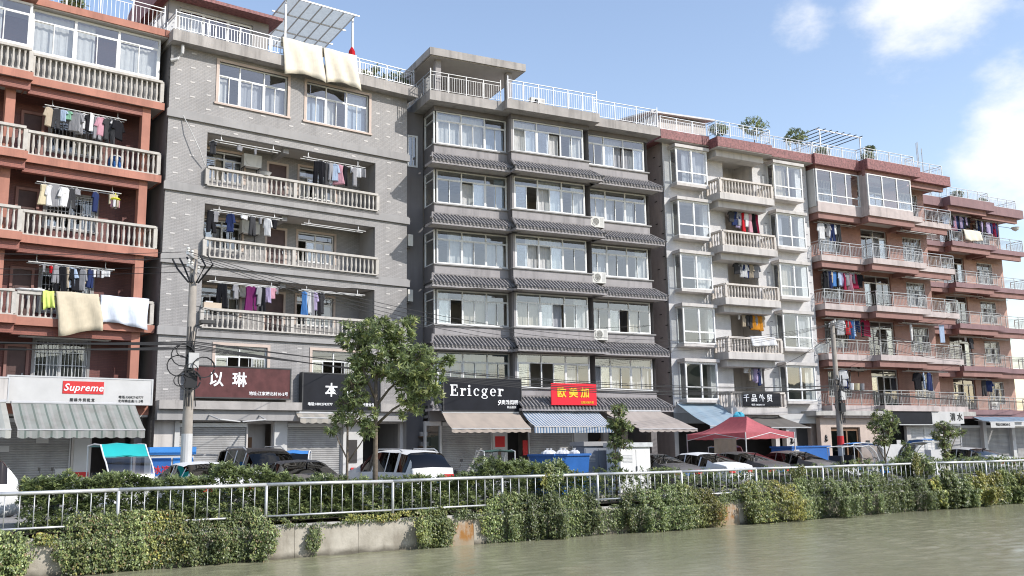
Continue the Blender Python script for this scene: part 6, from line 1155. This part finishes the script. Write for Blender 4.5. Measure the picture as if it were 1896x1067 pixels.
PW = paint('white_car_paint', (.72, .72, .71)); PK = paint('black_car_paint', (.018, .018, .02)); PD = paint('dark_grey_car_paint', (.075, .07, .068)); PS = paint('silver_car_paint', (.5, .49, .47)); PG = paint('pale_grey_car_paint', (.42, .42, .42)); PB = paint('brown_car_paint', (.13, .115, .105))
UP, DN = R(90), R(-90)                                     # nose towards the buildings / towards the river
car('parked_car', 'white car cut off by the left edge behind the railing', -4.05, 2.7, R(180), 'suv', PW)
car('parked_car', 'small white car behind the hedge under the utility pole', 3.15, 4.0, UP + R(6), 'sedan', PW)
car('parked_car', 'large white car with black roof facing the river', 6.0, 6.6, DN + R(4), 'van', PW, PK)
car('parked_car', 'dark grey sedan in front of the black-roofed car', 6.0, 3.4, UP - R(6), 'sedan', PB)
car('parked_car', 'white SUV with roof rails and dark rear window', 9.75, 4.2, UP + R(4), 'suv', PW)
car('parked_car', 'dark grey sedan right of the white cabinet', 20.9, 4.5, UP + R(3), 'sedan', PD)
car('parked_car', 'white sedan in front of the red tent', 23.4, 4.2, UP + R(4), 'sedan', PW)
car('parked_car', 'dark grey sedan right of the white sedan', 26.0, 4.5, UP + R(2), 'sedan', PD)
car('parked_car', 'brown-grey sedan left of the far utility pole', 29.0, 4.4, UP + R(2), 'sedan', PB)
car('parked_car', 'silver car near the right edge', 42.2, 4.2, UP + R(0), 'sedan', PS)
car('parked_car', 'dark car at the right edge behind the silver one', 46.2, 6.5, UP + R(0), 'sedan', PD)
def trike(name, label, s, d, rz, col, sheet='clear', roofc=None, w=1.15, h=1.75, z0=0):
    t = on('fence', name, label, 'tricycle', s, d, GZ, None, rz); W = w / 2; rc = roofc or col
    # x forward. curved hood: windscreen up from x=1.0, roof back to x=-1.0
    pr = [(1.0, .75), (.95, 1.0), (.84, 1.28), (.66, 1.5), (.45, 1.66)]; rp = [(.45, 1.66), (.15, h), (-.4, h + .03), (-.95, h - .02)]
    MB().grid([[(x, y, z) for y in (-W, 0, W)] for x, z in pr]).build('windscreen', m[sheet], t, smooth=True)
    rf_ = MB().grid([[(x, y, z + (.04 if y == 0 else 0)) for y in (-W, -W * .5, 0, W * .5, W)] for x, z in rp]).grid([[(x, y, z + (.04 if y == 0 else 0) - .03) for y in (-W, -W * .5, 0, W * .5, W)][::-1] for x, z in rp]).build('roof', rc, t, smooth=True)
    fr = MB()
    for y in (-W, W): fr.tube([(x, y, z) for x, z in pr + rp[1:]], .022, 6).tube([(-.9, y, .5), (-.92, y, h - .02)], .02, 6)
    fr.tube([(1.0, -W, .75), (1.0, W, .75)], .02, 6).build('frame', m['white'], t)
    MB().box(.7, 1.02, -W * .8, W * .8, .3, .76).box(-.2, .72, -W * .75, W * .75, .3, .42).box(-1.05, -.2, -W, W, .35, .62).build('body', col, t); MB().box(-.75, -.25, -W * .8, W * .8, .62, .78).box(-.95, -.8, -W * .8, W * .8, .78, 1.2).build('seat', m['black'], t)
    wh = cached('tw', lambda: (lambda g: (setattr(g, 'v', [(x, z, y) for x, y, z in g.v]), g)[1])(MB().lathe([(.1, -.05), (.22, -.05), (.24, 0), (.22, .05), (.1, .05)], 16)).mesh(m['rubber'], True))
    for x, y in ((1.0, 0), (-.75, -W), (-.75, W)): link('wheel', wh, t, (x, y, .24))
    MB().tube([(.85, 0, .7), (.7, 0, 1.02)], .025, 6).tube([(.66, -.3, 1.08), (.7, 0, 1.02), (.66, .3, 1.08)], .018, 6).build('handlebar', m['iron'], t); MB().lathe([(.03, .8), (.09, .84), (.1, .9)], 10, (1.02, 0)).build('headlamp', m['clear'], t)
    return t
m['tealp'] = plain('teal_plastic', (.02, .40, .40), .45, .1); m['skyp'] = plain('sky_blue_plastic', (.05, .24, .62), .45, .15); m['beigep'] = plain('beige_plastic', (.5, .49, .42), .5, .15); m['greyp'] = plain('grey_plastic', (.3, .3, .3), .5, .15); m['greenp'] = plain('dark_green_cloth', (.05, .1, .08), .7, .15)
trike('electric_tricycle', 'electric tricycle with a teal curved roof', 1.25, 5.2, DN + R(8), m['white'], 'clear', m['tealp'], 1.3, 2.0)
trike('electric_tricycle', 'tricycle with blue roof parked behind the sapling', 8.0, 9.0, DN - R(25), m['greyp'], 'cglass', m['skyp'])
trike('electric_tricycle', 'tricycle with dark green hood left of the blue container', 13.8, 4.5, UP - R(20), m['greyp'], 'clear', m['greenp'], 1.1, 1.65)
trike('electric_tricycle', 'tricycle with sky blue hood behind the dark sedans', 29.2, 8.2, DN - R(30), m['greyp'], 'cglass', m['skyp'], 1.2, 1.7)
trike('electric_tricycle', 'tricycle with pale rounded windscreen right of the far pole', 33.6, 4.4, R(0) - R(20), m['white'], 'clear', m['greyp'], 1.25, 1.6)
trike('electric_tricycle', 'bright blue tricycle behind the sparse sapling', 36.8, 6.2, R(-20), m['skyp'], 'clear', m['skyp'], 1.2, 1.75)
trike('electric_tricycle', 'beige hooded tricycle near the right edge', 40.3, 5.2, UP, m['beigep'], 'clear', m['beigep'], 1.3, 1.75)
trike('electric_tricycle', 'blue tricycle behind the beige hooded one', 42.6, 7.0, UP, m['skyp'], 'cglass', m['skyp'], 1.3, 1.9)
def scooter(label, s, d, rz, col):
    t = on('fence', 'scooter', label, 'scooter', s, d, GZ, 'parked scooters', rz)
    wh = CACHE['tw']
    for x in (-.62, .62): link('wheel', wh, t, (x, 0, .24))
    MB().prism([(-.75, .45), (-.2, .35), (.3, .3), (.45, .35), (.55, .95), (.4, .98), (.28, .48), (-.05, .48), (-.15, .72), (-.75, .75)], -.14, .14).build('body', col, t); MB().box(-.72, -.1, -.13, .13, .75, .84).build('seat', m['black'], t)
    MB().tube([(.62, 0, .3), (.45, 0, 1.05)], .03, 6).tube([(.38, -.33, 1.1), (.45, 0, 1.05), (.38, .33, 1.1)], .018, 6).build('handlebar', m['iron'], t)
    for y in (-.3, .3): MB().tube([(.4, y, 1.1), (.38, y * 1.25, 1.28)], .008, 4).box(.36, .38, y * 1.25 - .06, y * 1.25 + .06, 1.27, 1.38).build('mirror', m['black'], t)
    MB().lathe([(.03, 0), (.09, .03), (.1, .08)], 10, (.58, 0)).build('headlamp', m['clear'], t, (0, 0, .9)); return t
scooter('white scooter below the peach awning, left one', 12.9, 7.8, DN + R(10), m['white']); scooter('black scooter below the peach awning, right one', 13.7, 7.6, DN - R(8), m['black']); scooter('dark scooter in front of the left shutter', -.9, 6.5, R(20), m['black'])
# ---------------------------------------------------------------- bins, cabinets, tent
t = on('fence', 'waste_container', 'large blue steel waste container with white bags on top', 'container', 15.75, 3.2, GZ, None, R(6)); t.scale = (.82, .9, .98)
MB().add([(-.95, -.6, .1), (.95, -.6, .1), (.95, .6, .1), (-.95, .6, .1), (-1.05, -.75, 1.5), (1.05, -.75, 1.5), (1.05, .75, 1.5), (-1.05, .75, 1.5)], [(0, 3, 2, 1), (0, 1, 5, 4), (1, 2, 6, 5), (2, 3, 7, 6), (3, 0, 4, 7)]).build('tub', m['bluepaint'], t)
MB().box(-1.1, 1.1, -.8, -.72, 1.47, 1.55).box(-1.1, 1.1, .72, .8, 1.47, 1.55).box(-1.1, -1.02, -.72, .72, 1.471, 1.549).box(1.02, 1.1, -.72, .72, 1.471, 1.549).build('rim', m['bluepaint'], t)
for x in (-.7, .7):
    for y in (-.45, .45): MB().lathe([(.09, 0), (.09, .1)], 10).build('castor', m['rubber'], t, (x, y, 0))
for i in range(5):
    q = on('fence', 'rubbish_bag', f'white rubbish bag on the blue container, {ORD[i]} from left', 'bag', 15.15 + i * .3, 3.1 + .2 * (i % 2), GZ + 1.36, 'bags on the container'); u = RNG.uniform(.85, 1.15, 60)
    P = [[(.24 * math.cos(a) * math.cos(b) * u[(i + int(a * 3)) % 60], .22 * math.sin(a) * math.cos(b), .14 + .15 * math.sin(b) * u[int(a * 5 + b * 3) % 60]) for a in np.linspace(0, 2 * math.pi, 12)] for b in np.linspace(-1.5, 1.5, 7)]; MB().grid(P).build('sack', fab('white'), q); MB().lathe([(.03, .28), (.05, .36)], 6).build('knot', fab('white'), q)
def cabinet(label, s, d, w, dp, h, mt, cap, rz=0):
    t = on('fence', 'utility_cabinet', label, 'cabinet', s, d, GZ, None, rz)
    MB().box(-w / 2, w / 2, -dp / 2, dp / 2, .1, h).build('casing', mt, t); MB().box(-w / 2 + .05, w / 2 - .05, -dp / 2 + .05, dp / 2 - .05, 0, .1).build('plinth', m['concrete'], t); MB().box(-w / 2 - .08, w / 2 + .08, -dp / 2 - .08, dp / 2 + .08, h, h + .16).build('cap', cap, t)
    for x in (-w / 4 - .005, w / 4 + .005): MB().box(x - w / 4 + .04, x + w / 4 - .04, -dp / 2 - .015, -dp / 2 - .001, .2, h - .1).build('door', mt, t)
    boxc('handle', m['iron'], t, (.05, -dp / 2 - .025, h * .55), (.03, .03, .16)); 
    for i in range(6): boxc('vent_slat', m['galv'], t, (-w / 4, -dp / 2 - .02, h - .3 - i * .05), (w * .3, .012, .02))
cabinet('white utility cabinet with grey cap behind the railing', 18.45, 2.6, 1.45, .75, 1.72, plain('white_cabinet_paint', (.72, .71, .69), .5, .08, 2, .15), m['galv']); cabinet('blue-grey utility cabinet beside the white one', 17.6, 3.7, 1.2, .7, 1.78, plain('blue_grey_paint', (.2, .22, .26), .5, .1), m['greytrim'])
t = on('fence', 'vending_cabinet', 'blue and white vending cabinet left of the utility pole', 'cabinet', 3.4, 8.2, GZ); MB().box(-.7, .7, -.4, .4, .05, 1.7).build('casing', m['whitepaint'], t); MB().box(-.75, .75, -.45, .45, 1.7, 1.95).build('top', m['skyp'], t); MB().box(-.66, -.05, -.43, -.401, .4, 1.6).build('left_panel', m['bluepaint'], t); MB().box(.02, .66, -.43, -.401, 1.05, 1.6).build('right_panel', m['skyp'], t); letters(text_me('冰凉', .28, m['redpaint'], .004, .006), .5, t, (-.35, -.44, 1.2))
t = on('fence', 'cargo_box', 'blue metal cargo box right of the white pier', 'box', 33.3, 7.2, GZ, None, R(4)); MB().box(-1.5, 1.5, -.6, .6, .5, 1.6).build('body', m['bluepaint'], t); MB().box(-1.55, 1.55, -.65, .65, 1.6, 1.68).build('rim', m['bluepaint'], t); MB().box(-1.35, -.95, -.62, -.601, .9, 1.5).build('sticker', m['whitepaint'], t)
for x in (-1.1, 1.1): MB().box(x - .1, x + .1, -.5, .5, 0, .5).build('leg', m['iron'], t)
for i, (s, d, w_, h_) in enumerate(((38.6, 3.4, .9, 1.4), (44.0, 9.5, 2.4, 1.7))): t = on('fence', 'white_board', f'pale plain board behind the hedge near the right edge, {("left", "right")[i]} one', 'board', s, d, GZ); MB().box(-w_ / 2, w_ / 2, -.04, .04, .1, h_).build('panel', m['whitepaint'], t); MB().box(-w_ / 2 - .03, -w_ / 2, -.05, .3, 0, h_).build('stand', m['galv'], t); MB().box(w_ / 2, w_ / 2 + .03, -.05, .3, 0, h_).build('stand', m['galv'], t)
# red pop-up tent: front-left corner nearest the river
O_, A_ = FR['b4']; t = thing('canopy_tent', 'red pop-up canopy tent with a pointed roof in front of the shops', 'tent', (10.1, 43.0, GZ), A_)
m['tentc'] = fabric('red_tent_cloth', (.66, .20, .22), .35); TX, TY = 2.85, 4.1; ez, pz = 2.3, 3.05
r0, r1 = Vector((TX * .42, TY * .42, pz)), Vector((TX * .58, TY * .58, pz)); rg = [(TX * .5, TY * .36, pz), (TX * .5, TY * .64, pz)]
def panel(A, Bp, C_, D_, nn=9):                            # sagging roof panel between eave A-B and ridge D-C
    P = []
    for i in range(nn):
        f = i / (nn - 1); a = Vector(A).lerp(Vector(D_), f); b = Vector(Bp).lerp(Vector(C_), f); row = []
        for j in range(nn):
            g = j / (nn - 1); p_ = a.lerp(b, g); p_.z -= .22 * math.sin(f * math.pi) * (.75 + .25 * math.sin(g * math.pi)) + .03 * math.sin(g * math.pi) * (1 - f); row.append(tuple(p_))
        P.append(row)
    return MB().grid(P)
e = [(0, 0, ez), (TX, 0, ez), (TX, TY, ez), (0, TY, ez)]
for A, Bp, C_, D_ in ((e[0], e[1], rg[0], rg[0]), (e[1], e[2], rg[1], rg[0]), (e[2], e[3], rg[1], rg[1]), (e[3], e[0], rg[0], rg[1])): panel(A, Bp, C_, D_).build('roof_panel', m['tentc'], t, smooth=True)
for A, Bp in zip(e, e[1:] + e[:1]):
    A, Bp = Vector(A), Vector(Bp); MB().grid([[tuple(A.lerp(Bp, j / 20) + Vector((0, 0, -.03 * math.sin(j / 20 * math.pi)))) for j in range(21)], [tuple(A.lerp(Bp, j / 20) + Vector((0, 0, -.25 - .03 * math.sin(j / 20 * math.pi) + .01 * math.sin(j * 1.9)))) for j in range(21)]]).build('valance', m['tentc'], t)
    MB().tube([A + Vector((0, 0, -.3)), (A + Bp) / 2 + Vector((0, 0, -.02)), Bp + Vector((0, 0, -.3))], .018, 5).build('truss', m['white'], t)
for A in e: MB().box(A[0] - .02, A[0] + .02, A[1] - .02, A[1] + .02, 0, ez).build('leg', m['galv'], t)
MB().tube([rg[0], (TX * .5, TY * .36, ez - .3)], .02, 5).build('mast', m['galv'], t)
q = thing('side_sheet', 'pale sheet hung at the side of the red tent', 'sheet', Vector((10.1, 43.0, GZ)) + Matrix.Rotation(A_, 3, 'Z') @ Vector((-.03, 1.35, 2.05)), A_ + R(90)); MB().grid([[(x, .02 * math.sin(x * 9), -z_ * (1.4)) for x in np.linspace(-.75, .75, 14)] for z_ in (0, .5, 1)]).build('cloth', fab('beige'), q); MB().tube([(-.8, 0, 0), (.8, 0, 0)], .015, 5).build('rod', m['galv'], q)
q = on('b4', 'bunched_sheet', 'crumpled turquoise sheet on the pale blue awning', 'sheet', 3.0, -1.9, 3.28); MB().grid([[(.3 * math.cos(a) * math.cos(b) + .05 * math.sin(5 * a), .25 * math.sin(a) * math.cos(b), .2 + .22 * math.sin(b) + .05 * math.sin(4 * a)) for a in np.linspace(0, 6.2832, 14)] for b in np.linspace(-1.5, 1.5, 8)]).build('cloth', fabric('turquoise_sheet', (.1, .45, .6), .2), q)
# ---------------------------------------------------------------- poles and cables
def pole(label, s, d, h, r0_, r1_, top_band, arms):
    t = on('fence', 'utility_pole', label, 'pole', s, d, GZ); MB().lathe([(r0_, 0), (r0_ * .97, h * .2), (r1_, h)], 14).build('shaft', m['pole'], t, smooth=True)
    for z0, z1, mt in top_band: MB().lathe([(r0_ * 1.02, z0), (r0_ * .99, z1)], 14).build('wrap', m[mt], t)
    for z, L, rz_ in arms:
        MB().box(-L / 2, L / 2, -.04, .04, z - .04, z + .04).build('cross_arm', m['galv'], t, rz=rz_)
        for i, x in enumerate(np.linspace(-L / 2 + .08, L / 2 - .08, 4)):
            o = MB().lathe([(.02, 0), (.05, .03), (.03, .07), (.055, .1), (.03, .15)], 8).build('insulator', m['ac'], t, (x * math.cos(rz_), x * math.sin(rz_), z + .04))
    return t
P1 = (2.95, 4.5); P2 = (36.1, 7.0)
p1 = pole('concrete utility pole on the left, wrapped with cable coils', *P1, 7.95, .165, .105, [(.0, 2.3, 'whitepaint')], [(7.7, 1.5, R(60)), (7.35, 1.3, R(60))]); p2 = pole('concrete utility pole on the right with a red painted band', *P2, 8.0, .17, .105, [(.6, 1.7, 'whitepaint'), (1.7, 2.15, 'redpaint')], [(7.8, 1.5, R(50)), (5.0, .7, R(50))])
for t, n_, z_ in ((p1, 7, 4.6), (p2, 5, 4.3)):
    for i in range(n_):
        r_ = random.uniform(.14, .34); cx, cz = random.uniform(-.5, .3), z_ + random.uniform(-1.1, .6); cy = -.24 - .03 * i
        for w_ in range(2): MB().tube([(cx + r_ * math.cos(a) * (1 + .05 * w_), cy - .02 * w_, cz + r_ * .95 * math.sin(a) * (1 + .03 * w_)) for a in np.linspace(0, 2 * math.pi * .97, 15)], .016, 4).build('cable_coil', m['wire'], t)
    MB().box(-.13, .17, -.36, -.18, z_ - .35, z_ + .1).build('junction_box', m['whitepaint'], t); MB().box(-.2, .15, -.34, -.2, z_ - .95, z_ - .5).build('junction_box', m['black'], t)
    for i in range(5): MB().tube([(random.uniform(-.2, .2), -.2 - .02 * i, z_ + .9), (random.uniform(-.25, .25), -.27, z_ - .4), (random.uniform(-.2, .2), -.22, z_ - 1.5)], .018, 4).build('drop_cable', m['wire'], t)
MB().box(.2, .62, -.35, -.1, 5.62, 5.72).tube([(0, 0, 5.5), (.3, -.2, 5.62)], .02, 5).build('floodlight', m['iron'], p1)
for i, a in enumerate((-.9, -.6, -.3, .25, .55)): MB().tube([(a * .5, -a * .85, 7.75), (a * .5 + .1, -a * .85 - .25, 7.4), (a * .2, -.15, 6.9)], .03, 5).build('jumper_cable', m['wire'], p1)
CN = [0]
def cable(label, A, Bp, sag, r_=.012, mt='wire', k=18):
    A, Bp = Vector(A), Vector(Bp); CN[0] += 1
    t = thing('overhead_cable', label, 'cable', A, 0, 'overhead cables'); MB().tube([(A.lerp(Bp, i / k) - A) - Vector((0, 0, 4 * sag * (i / k) * (1 - i / k))) for i in range(k + 1)], r_, 4).build('wire', m[mt], t); return t
def fp(s, d, z): return wp('fence', s, d, z)
for i in range(4):
    o = (i - 1.5) * .4; cable(f'high thin cable between the two utility poles, {ORD[i]} from the river', fp(P1[0] + o * .5, P1[1] + o, 8.0), fp(P2[0] + o * .6, P2[1] + o, 8.1), 1.7 + .12 * i, .011)
    cable(f'high thin cable running left from the left pole, {ORD[i]} from the river', fp(P1[0] + o * .5, P1[1] + o, 8.0 - .35 * (i % 2)), fp(-20, 6 + o, 8.2 - .3 * (i % 2)), .8, .011)
    cable(f'high thin cable running right from the right pole, {ORD[i]} from the river', fp(P2[0] + o * .6, P2[1] + o, 8.1), fp(75, 9 + o, 8.4), 1.2, .013)
for i in range(6):
    z1 = 5.05 + .07 * i; cable(f'low black bundled cable left of the left pole, {ORD[i]} from below', fp(P1[0], P1[1] - .25, z1 - .02 * i), fp(-18, 5.5 + .1 * i, 5.1 + .1 * i), .25 + .1 * (i % 3), .018 + .006 * (i % 2))
    cable(f'low black bundled cable between the poles, {ORD[i]} from below', fp(P1[0], P1[1] - .25, z1 - .02 * i), fp(P2[0], P2[1] - .25, 4.7 + .05 * i), .5 + .12 * (i % 4), .016 + .006 * (i % 2))
for i in range(3): cable(f'low black cable right of the right pole, {ORD[i]} from below', fp(P2[0], P2[1] - .25, 4.6 + .08 * i), fp(72, 8.5, 4.8 + .1 * i), .3 + .1 * i, .02)
for i, (k, x, z, zz) in enumerate((('b2', 10.9, 7.3, 6.2), ('b3', 12.1, 8.2, 6.0), ('b4', 10.5, 8.0, 7.2), ('b5', 11.9, 9.8, 7.9), ('b4', 5.0, 5.9, 7.4), ('b5', 12.5, 7.0, 7.7))): cable(f'service cable from a pole to a building front, {ORD[i]} of six', fp(*P1, zz + GZ) if i < 2 else fp(*P2, zz + GZ), wp(k, x, -.12 if k != 'b4' or i != 4 else -1.25, z), .35, .012)
